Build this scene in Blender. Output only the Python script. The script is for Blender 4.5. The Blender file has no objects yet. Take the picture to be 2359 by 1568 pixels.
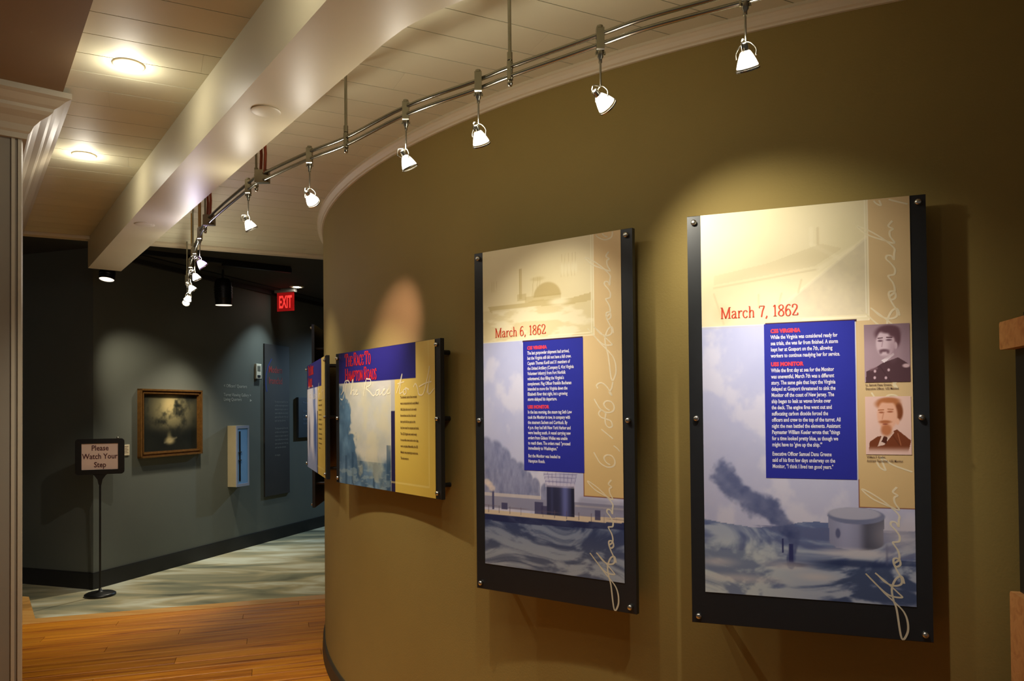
import bpy, math, random
import numpy as np
from mathutils import Vector, Matrix

random.seed(7)
SC = bpy.context.scene
COL = SC.collection

# ------------------------------------------------------------------ camera
EYE = 1.64
cam_d = bpy.data.cameras.new('camera')
cam = bpy.data.objects.new('camera', cam_d)
COL.objects.link(cam)
cam_d.sensor_width = 36.0
cam_d.lens = 1709.0 / 2359.0 * 36.0
cam_d.shift_y = 133.0 / 2359.0
cam_d.clip_start = 0.02
PIT, ROL = math.radians(0.90), math.radians(-0.53)
fwd = Vector((0, math.cos(PIT), math.sin(PIT)))
up0 = Vector((0, -math.sin(PIT), math.cos(PIT)))
rgt = Vector((1, 0, 0)) * math.cos(ROL) + up0 * math.sin(ROL)
upv = up0 * math.cos(ROL) - Vector((1, 0, 0)) * math.sin(ROL)
m3 = Matrix((rgt, upv, -fwd)).transposed()
cam.matrix_world = Matrix.Translation((0, 0, EYE)) @ m3.to_4x4()
SC.camera = cam

# ------------------------------------------------------------------ world, exposure
wd = bpy.data.worlds.new('world')
SC.world = wd
wd.use_nodes = True
bg = wd.node_tree.nodes['Background']
bg.inputs[0].default_value = (1.0, 0.93, 0.82, 1)
bg.inputs[1].default_value = 0.075
SC.view_settings.view_transform = 'Standard'
SC.view_settings.look = 'None'
SC.view_settings.gamma = 1.0
SC.view_settings.use_curve_mapping = False
SC.view_settings.exposure = 0.15

LAMP_W = 21.0      # a track lamp's beam
GLOW_W = 1.6       # what leaks through its glass back
DOWN_W = 170.0      # a recessed ceiling light
HALL_W = 120.0

# ------------------------------------------------------------------ helpers
def srgb(r, g, b):
    def f(c):
        c /= 255.0
        return c / 12.92 if c <= 0.04045 else ((c + 0.055) / 1.055) ** 2.4
    return (f(r), f(g), f(b))

MATS = {}
def mat(name, rgb, rough=0.6, metal=0.0, noise=0.0, nscale=8.0, bump=0.0, bscale=60.0, emit=None, estr=0.0,
        spec=0.5, coat=0.0, trans=0.0, stretch=None, rnd=0.0):
    if name in MATS:
        return MATS[name]
    m = bpy.data.materials.new(name)
    m.use_nodes = True
    nt = m.node_tree
    b = nt.nodes['Principled BSDF']
    b.inputs['Base Color'].default_value = (*rgb, 1)
    b.inputs['Roughness'].default_value = rough
    b.inputs['Metallic'].default_value = metal
    b.inputs['Specular IOR Level'].default_value = spec
    b.inputs['Coat Weight'].default_value = coat
    b.inputs['Transmission Weight'].default_value = trans
    if emit:
        b.inputs['Emission Color'].default_value = (*emit, 1)
        b.inputs['Emission Strength'].default_value = estr
    tc = nt.nodes.new('ShaderNodeTexCoord')
    vec = tc.outputs['Object']
    if stretch:
        mp = nt.nodes.new('ShaderNodeMapping')
        mp.inputs['Scale'].default_value = stretch
        nt.links.new(vec, mp.inputs['Vector'])
        vec = mp.outputs['Vector']
    if noise > 0 or rnd > 0:
        n = nt.nodes.new('ShaderNodeTexNoise')
        n.inputs['Scale'].default_value = nscale
        n.inputs['Detail'].default_value = 5
        nt.links.new(vec, n.inputs['Vector'])
        mr = nt.nodes.new('ShaderNodeMapRange')
        mr.inputs['From Min'].default_value = 0.25
        mr.inputs['From Max'].default_value = 0.75
        mr.inputs['To Min'].default_value = 1 - noise
        mr.inputs['To Max'].default_value = 1 + noise
        nt.links.new(n.outputs['Fac'], mr.inputs['Value'])
        val = mr.outputs['Result']
        if rnd > 0:
            oi = nt.nodes.new('ShaderNodeObjectInfo')
            m2 = nt.nodes.new('ShaderNodeMapRange')
            m2.inputs['To Min'].default_value = 1 - rnd
            m2.inputs['To Max'].default_value = 1 + rnd
            nt.links.new(oi.outputs['Random'], m2.inputs['Value'])
            mu = nt.nodes.new('ShaderNodeMath'); mu.operation = 'MULTIPLY'
            nt.links.new(val, mu.inputs[0]); nt.links.new(m2.outputs['Result'], mu.inputs[1])
            val = mu.outputs[0]
        vm = nt.nodes.new('ShaderNodeVectorMath'); vm.operation = 'SCALE'
        vm.inputs[0].default_value = rgb
        nt.links.new(val, vm.inputs['Scale'])
        nt.links.new(vm.outputs['Vector'], b.inputs['Base Color'])
    if bump > 0:
        n2 = nt.nodes.new('ShaderNodeTexNoise')
        n2.inputs['Scale'].default_value = bscale
        n2.inputs['Detail'].default_value = 3
        nt.links.new(vec, n2.inputs['Vector'])
        bp = nt.nodes.new('ShaderNodeBump')
        bp.inputs['Strength'].default_value = bump
        bp.inputs['Distance'].default_value = 0.01
        nt.links.new(n2.outputs['Fac'], bp.inputs['Height'])
        nt.links.new(bp.outputs['Normal'], b.inputs['Normal'])
    MATS[name] = m
    return m

def ramp_mat(name, stops, scale, stretch, rough=0.6, rnd=False, distort=0.6, bump=0.0, detail=6.0, coat=0.0):
    m = bpy.data.materials.new(name)
    m.use_nodes = True
    nt = m.node_tree
    b = nt.nodes['Principled BSDF']
    b.inputs['Roughness'].default_value = rough
    b.inputs['Coat Weight'].default_value = coat
    tc = nt.nodes.new('ShaderNodeTexCoord')
    mp = nt.nodes.new('ShaderNodeMapping')
    mp.inputs['Scale'].default_value = stretch
    nt.links.new(tc.outputs['Object'], mp.inputs['Vector'])
    if rnd:
        oi = nt.nodes.new('ShaderNodeObjectInfo')
        cx = nt.nodes.new('ShaderNodeCombineXYZ')
        mm = nt.nodes.new('ShaderNodeMath'); mm.operation = 'MULTIPLY'; mm.inputs[1].default_value = 37.0
        nt.links.new(oi.outputs['Random'], mm.inputs[0])
        for i in range(3):
            nt.links.new(mm.outputs[0], cx.inputs[i])
        nt.links.new(cx.outputs[0], mp.inputs['Location'])
    n = nt.nodes.new('ShaderNodeTexNoise')
    n.inputs['Scale'].default_value = scale
    n.inputs['Detail'].default_value = detail
    n.inputs['Distortion'].default_value = distort
    nt.links.new(mp.outputs[0], n.inputs['Vector'])
    cr = nt.nodes.new('ShaderNodeValToRGB')
    el = cr.color_ramp.elements
    while len(el) > 1:
        el.remove(el[-1])
    el[0].position = stops[0][0]; el[0].color = (*stops[0][1], 1)
    for p, c in stops[1:]:
        e = el.new(p); e.color = (*c, 1)
    nt.links.new(n.outputs['Fac'], cr.inputs['Fac'])
    out = cr.outputs['Color']
    if rnd:
        hs = nt.nodes.new('ShaderNodeHueSaturation')
        mr = nt.nodes.new('ShaderNodeMapRange')
        mr.inputs['To Min'].default_value = 0.84; mr.inputs['To Max'].default_value = 1.14
        nt.links.new(oi.outputs['Random'], mr.inputs['Value'])
        nt.links.new(mr.outputs[0], hs.inputs['Value'])
        nt.links.new(out, hs.inputs['Color'])
        out = hs.outputs['Color']
    nt.links.new(out, b.inputs['Base Color'])
    if bump > 0:
        bp = nt.nodes.new('ShaderNodeBump'); bp.inputs['Strength'].default_value = bump
        bp.inputs['Distance'].default_value = 0.01
        nt.links.new(n.outputs['Fac'], bp.inputs['Height'])
        nt.links.new(bp.outputs['Normal'], b.inputs['Normal'])
    return m

def vcol_mat(name, rough=0.42, spec=0.4):
    m = bpy.data.materials.new(name)
    m.use_nodes = True
    nt = m.node_tree
    b = nt.nodes['Principled BSDF']
    b.inputs['Roughness'].default_value = rough
    b.inputs['Specular IOR Level'].default_value = spec
    a = nt.nodes.new('ShaderNodeVertexColor'); a.layer_name = 'ink'
    nt.links.new(a.outputs['Color'], b.inputs['Base Color'])
    return m

class MB:
    def __init__(s):
        s.v = []; s.f = []; s.sm = []
    def add(s, vs, fs, smooth=False):
        o = len(s.v)
        s.v += [tuple(p) for p in vs]
        for f in fs:
            s.f.append([i + o for i in f]); s.sm.append(smooth)
        return s
    def box(s, x0, x1, y0, y1, z0, z1):
        vs = [(x, y, z) for x in (x0, x1) for y in (y0, y1) for z in (z0, z1)]
        return s.add(vs, [(0, 1, 3, 2), (4, 6, 7, 5), (0, 4, 5, 1), (2, 3, 7, 6), (0, 2, 6, 4), (1, 5, 7, 3)])
    def bevel_box(s, x0, x1, y0, y1, z0, z1, c=0.004):
        # chamfered around the long (x) edges of its upper and lower faces
        pr = [(y0, z0 + c), (y0 + c, z0), (y1 - c, z0), (y1, z0 + c), (y1, z1 - c), (y1 - c, z1), (y0 + c, z1), (y0, z1 - c)]
        vs = [(x0, y, z) for y, z in pr] + [(x1, y, z) for y, z in pr]
        n = len(pr)
        fs = [(i, i + n, (i + 1) % n + n, (i + 1) % n) for i in range(n)]
        fs += [tuple(range(n)), tuple(range(2 * n - 1, n - 1, -1))]
        return s.add(vs, fs)
    def prism(s, poly, z0, z1):
        n = len(poly)
        vs = [(x, y, z0) for x, y in poly] + [(x, y, z1) for x, y in poly]
        fs = [(i, (i + 1) % n, (i + 1) % n + n, i + n) for i in range(n)]
        fs += [tuple(range(n - 1, -1, -1)), tuple(range(n, 2 * n))]
        return s.add(vs, fs)
    def tube(s, pts, r, n=8, cap=True):
        pts = [Vector(p) for p in pts]
        rs = r if isinstance(r, (list, tuple)) else [r] * len(pts)
        rings = []
        prev = None
        for i, p in enumerate(pts):
            t = (pts[min(i + 1, len(pts) - 1)] - pts[max(i - 1, 0)]).normalized()
            if prev is None:
                a = t.cross(Vector((0, 0, 1)))
                if a.length < 1e-3:
                    a = t.cross(Vector((1, 0, 0)))
                a.normalize()
            else:
                a = (prev - t * prev.dot(t)).normalized()
            prev = a
            b = t.cross(a)
            rings.append([p + (a * math.cos(2 * math.pi * k / n) + b * math.sin(2 * math.pi * k / n)) * rs[i] for k in range(n)])
        vs = [q for rg in rings for q in rg]
        fs = []
        for i in range(len(pts) - 1):
            for k in range(n):
                fs.append((i * n + k, i * n + (k + 1) % n, (i + 1) * n + (k + 1) % n, (i + 1) * n + k))
        s.add(vs, fs, True)
        if cap:
            s.add(rings[0], [tuple(range(n - 1, -1, -1))]); s.add(rings[-1], [tuple(range(n))])
        return s
    def lathe(s, prof, n=24, M=None, smooth=True):
        # profile of (radius, height) about local z; repeated points make hard edges
        vs = []
        for r, z in prof:
            for k in range(n):
                a = 2 * math.pi * k / n
                vs.append(Vector((r * math.cos(a), r * math.sin(a), z)))
        if M is not None:
            vs = [M @ p for p in vs]
        fs = []
        for i in range(len(prof) - 1):
            if prof[i] == prof[i + 1]:
                continue
            for k in range(n):
                fs.append((i * n + k, i * n + (k + 1) % n, (i + 1) * n + (k + 1) % n, (i + 1) * n + k))
        return s.add(vs, fs, smooth)
    def build(s, name, m, parent=None, loc=None, rot=None):
        me = bpy.data.meshes.new(name)
        me.from_pydata([tuple(p) for p in s.v], [], s.f)
        me.polygons.foreach_set('use_smooth', s.sm)
        me.materials.append(m)
        me.update()
        o = bpy.data.objects.new(name, me)
        COL.objects.link(o)
        if parent:
            o.parent = parent
        if loc: o.location = loc
        if rot: o.rotation_euler = rot
        return o

def empty(name, loc=(0, 0, 0), rz=0.0, label=None, cat=None, group=None):
    o = bpy.data.objects.new(name, None)
    o.empty_display_size = 0.1
    COL.objects.link(o)
    o.location = loc
    o.rotation_euler = (0, 0, rz)
    if label:
        tag(o, label, cat, group)
    return o

def tag(o, label=None, cat=None, group=None, kind=None):
    if label: o['label'] = label
    if cat: o['category'] = cat
    if group: o['group'] = group
    if kind: o['kind'] = kind
    return o

def lamp(kind, name, loc, energy, color, parent=None, target=None, size=None, blend=None, radius=0.02):
    d = bpy.data.lights.new(name, kind)
    d.energy = energy
    d.color = color
    d.shadow_soft_size = radius
    if kind == 'SPOT':
        d.spot_size = math.radians(size); d.spot_blend = blend
    o = bpy.data.objects.new(name, d)
    COL.objects.link(o)
    o.location = loc
    if target is not None:
        o.rotation_euler = (Vector(target) - Vector(loc)).to_track_quat('-Z', 'Y').to_euler()
    if parent:
        o.parent = parent
        o.matrix_parent_inverse = Matrix.Translation(parent.location).inverted() if parent.rotation_euler.z == 0 else (Matrix.Translation(parent.location) @ parent.rotation_euler.to_matrix().to_4x4()).inverted()
    return o

def catmull(pts, n=8):
    P = [np.array(p, float) for p in pts]
    P = [2 * P[0] - P[1]] + P + [2 * P[-1] - P[-2]]
    out = []
    for i in range(1, len(P) - 2):
        for k in range(n):
            t = k / n
            out.append(0.5 * ((2 * P[i]) + (-P[i - 1] + P[i + 1]) * t + (2 * P[i - 1] - 5 * P[i] + 4 * P[i + 1] - P[i + 2]) * t * t
                              + (-P[i - 1] + 3 * P[i] - 3 * P[i + 1] + P[i + 2]) * t ** 3))
    out.append(P[-2])
    return out

# text of the built-in face, laid in the local x-z plane facing -y
def text_mesh(body, size, weight=0.0, spacing=1.0):
    cu = bpy.data.curves.new('t', 'FONT')
    cu.body = body; cu.size = size; cu.offset = weight; cu.space_character = spacing
    cu.resolution_u = 2
    ob = bpy.data.objects.new('t', cu)
    COL.objects.link(ob)
    dg = bpy.context.evaluated_depsgraph_get()
    me = bpy.data.meshes.new_from_object(ob.evaluated_get(dg))
    bpy.data.objects.remove(ob)
    vs = [tuple(v.co) for v in me.vertices]
    fs = [tuple(p.vertices) for p in me.polygons]
    bpy.data.meshes.remove(me)
    return vs, fs

def text_lines(mb, lines, x, z, y, size, pitch, width=None, weight=0.0, center=False, squeeze=1.0, italic=0.0):
    for i, ln in enumerate(lines):
        if not ln:
            continue
        vs, fs = text_mesh(ln, size, weight)
        if not vs:
            continue
        w = max(v[0] for v in vs)
        k = squeeze
        if width and w * k > width:
            k = width / w
        x0 = x - (w * k / 2 if center else 0)
        mb.add([(x0 + (v[0] + v[1] * italic) * k, y, z - i * pitch + v[1]) for v in vs], fs)

# --- a pen with a broad nib: thick uprights, thin crossbars, bracket serifs
def nib(mb, pts, x, z, y, s, thick=0.16, thin=0.055, smooth=True, weight=1.0):
    P = catmull(pts, 6) if smooth and len(pts) > 2 else [np.array(p, float) for p in pts]
    L = []; R = []
    for i, p in enumerate(P):
        t = P[min(i + 1, len(P) - 1)] - P[max(i - 1, 0)]
        nrm = np.linalg.norm(t)
        t = t / nrm if nrm > 1e-9 else np.array([0.0, 1.0])
        w = (thin + (thick - thin) * abs(t[1]) ** 1.3) * 0.5 * weight
        q = np.array([-t[1], t[0]]) * w
        L.append(p + q); R.append(p - q)
    n = len(P)
    vs = [(x + a[0] * s, y, z + a[1] * s) for a in L] + [(x + a[0] * s, y, z + a[1] * s) for a in R]
    mb.add(vs, [(i, i + 1, n + i + 1, n + i) for i in range(n - 1)])

SERIF = {  # strokes, serifs (x, y, half width), advance; heights: cap 1.0, x 0.66
 'M': ([[(.12, 0), (.12, 1)], [(.12, 1), (.47, .02)], [(.47, .02), (.82, 1)], [(.82, 0), (.82, 1)]], [(.12, 0, .11), (.82, 0, .13), (.08, 1, .1), (.86, 1, .1)], 1.0),
 'a': ([[(.08, .5), (.16, .62), (.3, .64), (.4, .52), (.4, .1), (.46, .01), (.54, .06)], [(.4, .4), (.2, .34), (.08, .2), (.12, .04), (.26, .02), (.4, .16)]], [], .58),
 'r': ([[(.14, 0), (.14, .64)], [(.14, .42), (.24, .6), (.38, .64), (.42, .56)]], [(.14, 0, .11), (.1, .64, .07)], .48),
 'c': ([[(.44, .5), (.36, .63), (.2, .62), (.08, .46), (.08, .2), (.2, .03), (.34, .02), (.46, .14)]], [], .54),
 'h': ([[(.14, 0), (.14, 1)], [(.14, .44), (.26, .62), (.42, .6), (.47, .44), (.47, 0)]], [(.14, 0, .1), (.47, 0, .1), (.1, 1, .07)], .64),
 '6': ([[(.5, .88), (.4, .98), (.26, .94), (.12, .72), (.08, .36), (.16, .06), (.32, .0), (.48, .12), (.5, .34), (.4, .54), (.26, .58), (.12, .42)]], [], .62),
 '7': ([[(.06, .8), (.08, .97), (.52, .97)], [(.52, .97), (.34, .5), (.24, 0)]], [], .58),
 ',': ([[(.12, .08), (.16, .02), (.06, -.16)]], [], .32),
 '1': ([[(.26, 0), (.26, 1)], [(.26, 1), (.1, .86)]], [(.26, 0, .16)], .52),
 '8': ([[(.3, .55), (.12, .68), (.12, .88), (.3, .99), (.46, .88), (.46, .68), (.3, .55), (.1, .38), (.08, .14), (.3, .0), (.5, .14), (.48, .38), (.3, .55)]], [], .62),
 '2': ([[(.08, .72), (.1, .92), (.28, .99), (.46, .88), (.46, .66), (.3, .4), (.08, .04)], [(.08, .05), (.5, .05), (.53, .22)]], [], .62),
 'T': ([[(.4, 0), (.4, 1)], [(.04, .97), (.76, .97)], [(.04, .97), (.02, .72)], [(.76, .97), (.78, .72)]], [(.4, 0, .16)], .82),
 'H': ([[(.14, 0), (.14, 1)], [(.7, 0), (.7, 1)], [(.14, .52), (.7, .52)]], [(.14, 0, .12), (.14, 1, .12), (.7, 0, .12), (.7, 1, .12)], .86),
 'E': ([[(.14, 0), (.14, 1)], [(.14, .97), (.62, .97)], [(.14, .52), (.48, .52)], [(.14, .03), (.66, .03)], [(.62, .97), (.63, .74)], [(.66, .03), (.68, .28)]], [(.12, 0, .1), (.12, 1, .1)], .74),
 'R': ([[(.14, 0), (.14, 1)], [(.14, .97), (.44, .97), (.6, .84), (.58, .62), (.4, .5), (.14, .5)], [(.36, .5), (.56, .16), (.74, .02)]], [(.14, 0, .12), (.1, 1, .1), (.72, 0.02, .06)], .8),
 'A': ([[(.08, 0), (.38, 1)], [(.38, 1), (.7, 0)], [(.2, .34), (.58, .34)]], [(.08, 0, .1), (.7, 0, .12)], .8),
 'C': ([[(.64, .74), (.56, .94), (.38, 1), (.16, .84), (.08, .5), (.16, .16), (.38, 0), (.56, .08), (.66, .28)]], [], .74),
 'O': ([[(.4, 1), (.16, .84), (.08, .5), (.16, .16), (.4, 0), (.64, .16), (.72, .5), (.64, .84), (.4, 1)]], [], .82),
 'P': ([[(.14, 0), (.14, 1)], [(.14, .97), (.44, .97), (.62, .84), (.6, .58), (.4, .46), (.14, .46)]], [(.14, 0, .13), (.1, 1, .1)], .7),
 'N': ([[(.14, 0), (.14, 1)], [(.14, 1), (.7, 0)], [(.7, 0), (.7, 1)]], [(.14, 0, .11), (.1, 1, .1), (.7, 1, .11)], .84),
 'D': ([[(.14, 0), (.14, 1)], [(.14, .97), (.42, .95), (.66, .78), (.7, .5), (.64, .2), (.42, .04), (.14, .03)]], [(.1, 0, .1), (.1, 1, .1)], .8),
 'S': ([[(.5, .76), (.46, .94), (.28, 1), (.1, .86), (.12, .64), (.4, .42), (.5, .22), (.36, .02), (.18, .02), (.08, .24)]], [], .6),
 ' ': ([], [], .34),
}
def serif_text(mb, s, x, z, y, size, squeeze=1.0, small=None, thick=0.16, thin=0.06):
    """small: height of small capitals relative to the first letter of every word"""
    first = True
    for ch in s:
        st, se, adv = SERIF.get(ch, SERIF[' '])
        k = size if (small is None or first) else size * small
        if st:
            sub = MB()
            for q in st:
                nib(sub, q, 0, 0, y, 1.0, thick, thin, smooth=len(q) > 2 and ch not in 'TEH7' or ch in 'ac')
            for (sx, sy, hw) in se:
                zz = sy - .03 if sy > .5 else sy
                sub.add([(sx - hw, y, zz), (sx + hw, y, zz), (sx + hw, y, zz + .045), (sx - hw, y, zz + .045)], [(0, 1, 2, 3)])
            mb.add([(x + a * k * squeeze, b, z + c * k) for a, b, c in sub.v], sub.f)
        x += adv * k * squeeze
        first = ch == ' '
    return x

# --- handwriting: strokes in (along, up)
def hand_word(kind):
    # in units of about one small-letter height; traced by eye from the lettering's look
    if kind == 'march':
        return [[(0.166, -.008), (.187, -.003), (.18, .01), (.15, .02), (.115, .017), (.085, .01), (.0, .0), (.018, -.013), (.05, -.014), (.08, -.006), (.105, .012), (.13, .034), (.16, .056), (.19, .079)],
                [(.19, .079), (.157, .054), (.128, .026), (.124, -.002), (.137, .006), (.167, .032), (.192, .056), (.188, .052), (.168, .036), (.158, .017), (.163, .0), (.18, -.002), (.205, .008),
                 (.226, .015), (.24, .014), (.24, .003), (.224, .0), (.216, .008), (.225, .014), (.236, .004), (.25, .002), (.268, .006), (.288, .016), (.291, .01), (.294, .002), (.31, .001),
                 (.328, .01), (.342, .02), (.352, .018), (.35, .008), (.338, .003), (.356, .002), (.374, .002), (.404, .026), (.43, .054), (.448, .08), (.444, .082), (.42, .06), (.4, .025), (.389, .001),
                 (.41, .01), (.426, .011), (.433, .004), (.443, .014), (.458, .005)]]
    if kind == '6':
        return [[(.05, .062), (.032, .053), (.011, .04), (-.002, .017), (.003, -.003), (.02, -.008), (.038, .002), (.041, .019), (.03, .028), (.014, .02), (.006, .008)]]
    if kind == '7':
        return [[(.03, .05), (.012, .042), (.004, .03), (.02, .034), (.045, .04)], [(.045, .04), (.02, .012), (.0, -.03)]]
    if kind == ',':
        return [[(.02, -.004), (.012, -.014), (.0, -.024)]]
    if kind == '1':
        return [[(.034, .036), (.0, -.003)]]
    if kind == '8':
        return [[(.05, .02), (.062, .034), (.05, .044), (.036, .036), (.03, .02), (.022, .004), (.004, .0), (.0, .012), (.014, .022), (.036, .022), (.05, .02)]]
    if kind == '2':
        return [[(.03, .046), (.042, .05), (.05, .036), (.04, .02), (.018, .006), (.004, .0), (.014, .008), (.03, .0), (.052, -.004)]]
    return []

def ribbon(mb, pts, w, y, fn):
    P = catmull(pts, 6) if len(pts) > 2 else [np.array(p, float) for p in pts]
    L = []; R = []
    for i, p in enumerate(P):
        t = P[min(i + 1, len(P) - 1)] - P[max(i - 1, 0)]
        nn = np.linalg.norm(t)
        t = t / nn if nn > 1e-9 else np.array([1.0, 0.0])
        ww = w * (0.75 + 0.45 * abs(t[0] * .6 - t[1] * .8))
        q = np.array([-t[1], t[0]]) * ww * .5
        L.append(p + q); R.append(p - q)
    n = len(P)
    vs = []
    for a in L + R:
        xx, zz = fn(a)
        vs.append((xx, y, zz))
    mb.add(vs, [(i, i + 1, n + i + 1, n + i) for i in range(n - 1)])

# --- pictures inked on a fine sheet: one colour at each vertex of a grid
def fbm(x, y, seed=0, octaves=4):
    rs = np.random.RandomState(seed)
    tab = rs.rand(257, 257)
    out = np.zeros_like(x); amp = 1.0; tot = 0
    for o in range(octaves):
        xi = np.floor(x).astype(int); yi = np.floor(y).astype(int)
        fx = x - xi; fy = y - yi
        fx = fx * fx * (3 - 2 * fx); fy = fy * fy * (3 - 2 * fy)
        g = lambda a, b: tab[a % 257, b % 257]
        out += amp * ((g(xi, yi) * (1 - fx) + g(xi + 1, yi) * fx) * (1 - fy) + (g(xi, yi + 1) * (1 - fx) + g(xi + 1, yi + 1) * fx) * fy)
        tot += amp; amp *= .5; x = x * 2.03 + 11.3; y = y * 2.03 + 7.7
    return out / tot

def sstep(a, b, x):
    t = np.clip((x - a) / (b - a), 0, 1)
    return t * t * (3 - 2 * t)

class Ink:
    """paper of x0..x1, z0..z1 (local metres)"""
    def __init__(s, x0, x1, z0, z1, nx, nz, base):
        s.x0, s.x1, s.z0, s.z1, s.nx, s.nz = x0, x1, z0, z1, nx, nz
        s.X, s.Z = np.meshgrid(np.linspace(x0, x1, nx), np.linspace(z0, z1, nz))
        s.c = np.zeros((nz, nx, 3)) + np.array(base, float)
    def mix(s, mask, rgb):
        mask = np.clip(mask, 0, 1)[..., None]
        s.c = s.c * (1 - mask) + np.array(rgb, float) * mask
    def mixa(s, mask, arr):
        mask = np.clip(mask, 0, 1)[..., None]
        s.c = s.c * (1 - mask) + arr * mask
    def rect(s, x0, x1, z0, z1):
        return ((s.X >= x0) & (s.X <= x1) & (s.Z >= z0) & (s.Z <= z1)).astype(float)
    def ell(s, cx, cz, rx, rz, soft=.15):
        d = np.sqrt(((s.X - cx) / rx) ** 2 + ((s.Z - cz) / rz) ** 2)
        return 1 - sstep(1 - soft, 1 + soft, d)
    def line(s, ax, az, bx, bz, w, soft=.5):
        dx, dz = bx - ax, bz - az
        L2 = dx * dx + dz * dz
        t = np.clip(((s.X - ax) * dx + (s.Z - az) * dz) / L2, 0, 1)
        d = np.sqrt((s.X - ax - t * dx) ** 2 + (s.Z - az - t * dz) ** 2)
        return 1 - sstep(w * (1 - soft), w * (1 + soft), d)
    def poly(s, pts):
        ins = np.zeros(s.X.shape, bool)
        n = len(pts)
        for i in range(n):
            x0, y0 = pts[i]; x1, y1 = pts[(i + 1) % n]
            c = ((y0 > s.Z) != (y1 > s.Z)) & (s.X < (x1 - x0) * (s.Z - y0) / (y1 - y0 + 1e-12) + x0)
            ins ^= c
        return ins.astype(float)
    def build(s, name, m, y, parent):
        lin = np.clip(s.c, 0, 255) / 255.0
        lin = np.where(lin <= .04045, lin / 12.92, ((lin + .055) / 1.055) ** 2.4)
        n = s.nx * s.nz
        co = np.stack([s.X.ravel(), np.full(n, y), s.Z.ravel()], 1)
        i = np.arange(s.nx - 1)[None, :] + np.arange(s.nz - 1)[:, None] * s.nx
        f = np.stack([i, i + 1, i + 1 + s.nx, i + s.nx], -1).reshape(-1, 4)
        me = bpy.data.meshes.new(name)
        me.vertices.add(n); me.vertices.foreach_set('co', co.ravel())
        me.loops.add(f.size); me.loops.foreach_set('vertex_index', f.ravel())
        me.polygons.add(len(f)); me.polygons.foreach_set('loop_start', np.arange(0, f.size, 4))
        me.update(calc_edges=True)
        at = me.color_attributes.new('ink', 'FLOAT_COLOR', 'POINT')
        at.data.foreach_set('color', np.concatenate([lin.reshape(-1, 3), np.ones((n, 1))], 1).ravel())
        me.materials.append(m)
        o = bpy.data.objects.new(name, me)
        COL.objects.link(o)
        o.parent = parent
        return o

# ------------------------------------------------------------------ materials
WALL = mat('olive wall paint', srgb(141, 121, 62), rough=.75, noise=.04, nscale=3, bump=.06, bscale=140)
CREAM = mat('cream ceiling paint', srgb(196, 182, 146), rough=.5, noise=.02, nscale=5)
TILE = mat('ceiling board paint', srgb(204, 200, 170), rough=.62, noise=.03, nscale=4, rnd=.03)
JOINT = mat('board joint', srgb(92, 76, 44), rough=.9)
BEAMM = mat('satin beam paint', srgb(200, 192, 162), rough=.42, noise=.02, nscale=5, spec=.35)
TRIMW = mat('moulding paint', srgb(208, 196, 166), rough=.45, noise=.02)
PILLAR = mat('pillar paint', srgb(126, 118, 102), rough=.6, noise=.03, nscale=4)
GALW = mat('slate gallery paint', srgb(100, 104, 96), rough=.8, noise=.05, nscale=2, bump=.04, bscale=120)
GALB = mat('black gallery base', srgb(28, 27, 24), rough=.6, noise=.1)
GALC = mat('dark gallery ceiling', srgb(58, 56, 50), rough=.85, noise=.08)
CURVB = mat('dark cove base', srgb(56, 50, 36), rough=.55, noise=.08)
BLACKB = mat('black board', srgb(31, 33, 36), rough=.38, noise=.08, nscale=30)
BLACKP = mat('black plastic', srgb(16, 16, 16), rough=.4, noise=.1)
STEEL = mat('brushed steel', srgb(200, 198, 190), rough=.28, metal=1.0, noise=.05, nscale=40)
RAILM = mat('satin nickel rail', srgb(150, 146, 132), rough=.25, metal=1.0, noise=.05, nscale=40)
COPPER = mat('copper red lead', srgb(140, 62, 36), rough=.45, noise=.1, nscale=50)
BRASS = mat('brass conduit', srgb(160, 124, 70), rough=.35, metal=.8, noise=.1, nscale=30)
GOLD = mat('gilt frame', srgb(118, 82, 38), rough=.42, metal=.35, noise=.25, nscale=30, bump=.2, bscale=60)
GLASSL = mat('lamp glass', (1, .96, .9), rough=.05, trans=.85, emit=(1, .93, .82), estr=.9)
BULB = mat('halogen bulb', (1, .95, .85), emit=(1, .94, .84), estr=45.0)
PRINT = vcol_mat('printed graphic')
NAVY = mat('navy text block', srgb(40, 46, 156), rough=.4, noise=.03, nscale=20)
REDI = mat('red ink', srgb(196, 62, 34), rough=.45, noise=.02)
REDT = mat('title red ink', srgb(190, 28, 34), rough=.45, noise=.02)
PINKI = mat('pink red ink', srgb(222, 62, 84), rough=.45, noise=.02)
WHITEI = mat('white ink', srgb(226, 224, 236), rough=.45, noise=.02)
SCRIPT = mat('pale script ink', srgb(255, 246, 214), rough=.5)
SCRIPT.node_tree.nodes['Principled BSDF'].inputs['Alpha'].default_value = .62
BROWNI = mat('brown ink', srgb(88, 58, 26), rough=.5, noise=.02)
SHADEI = mat('grey ink', srgb(96, 74, 66), rough=.5, noise=.02)
PAPER = mat('pink paper', srgb(240, 210, 190), rough=.7, noise=.04)
CARD = mat('cream card', srgb(220, 206, 176), rough=.7, noise=.03)
WOODL = ramp_mat('pale oak', [(0.3, srgb(176, 116, 62)), (.55, srgb(206, 150, 92)), (.75, srgb(190, 130, 74))], 3.0, (1, 9, 9), rough=.45)
PLANK = ramp_mat('pine floorboard', [(.28, srgb(136, 72, 6)), (.45, srgb(196, 116, 14)), (.6, srgb(216, 142, 26)), (.75, srgb(180, 100, 10))], 2.2, (.5, 11, 11), rough=.5, rnd=True)
NOSE = ramp_mat('pine nosing', [(.3, srgb(222, 156, 74)), (.6, srgb(240, 184, 104))], 2.2, (.5, 9, 9), rough=.3, coat=.3)
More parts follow.
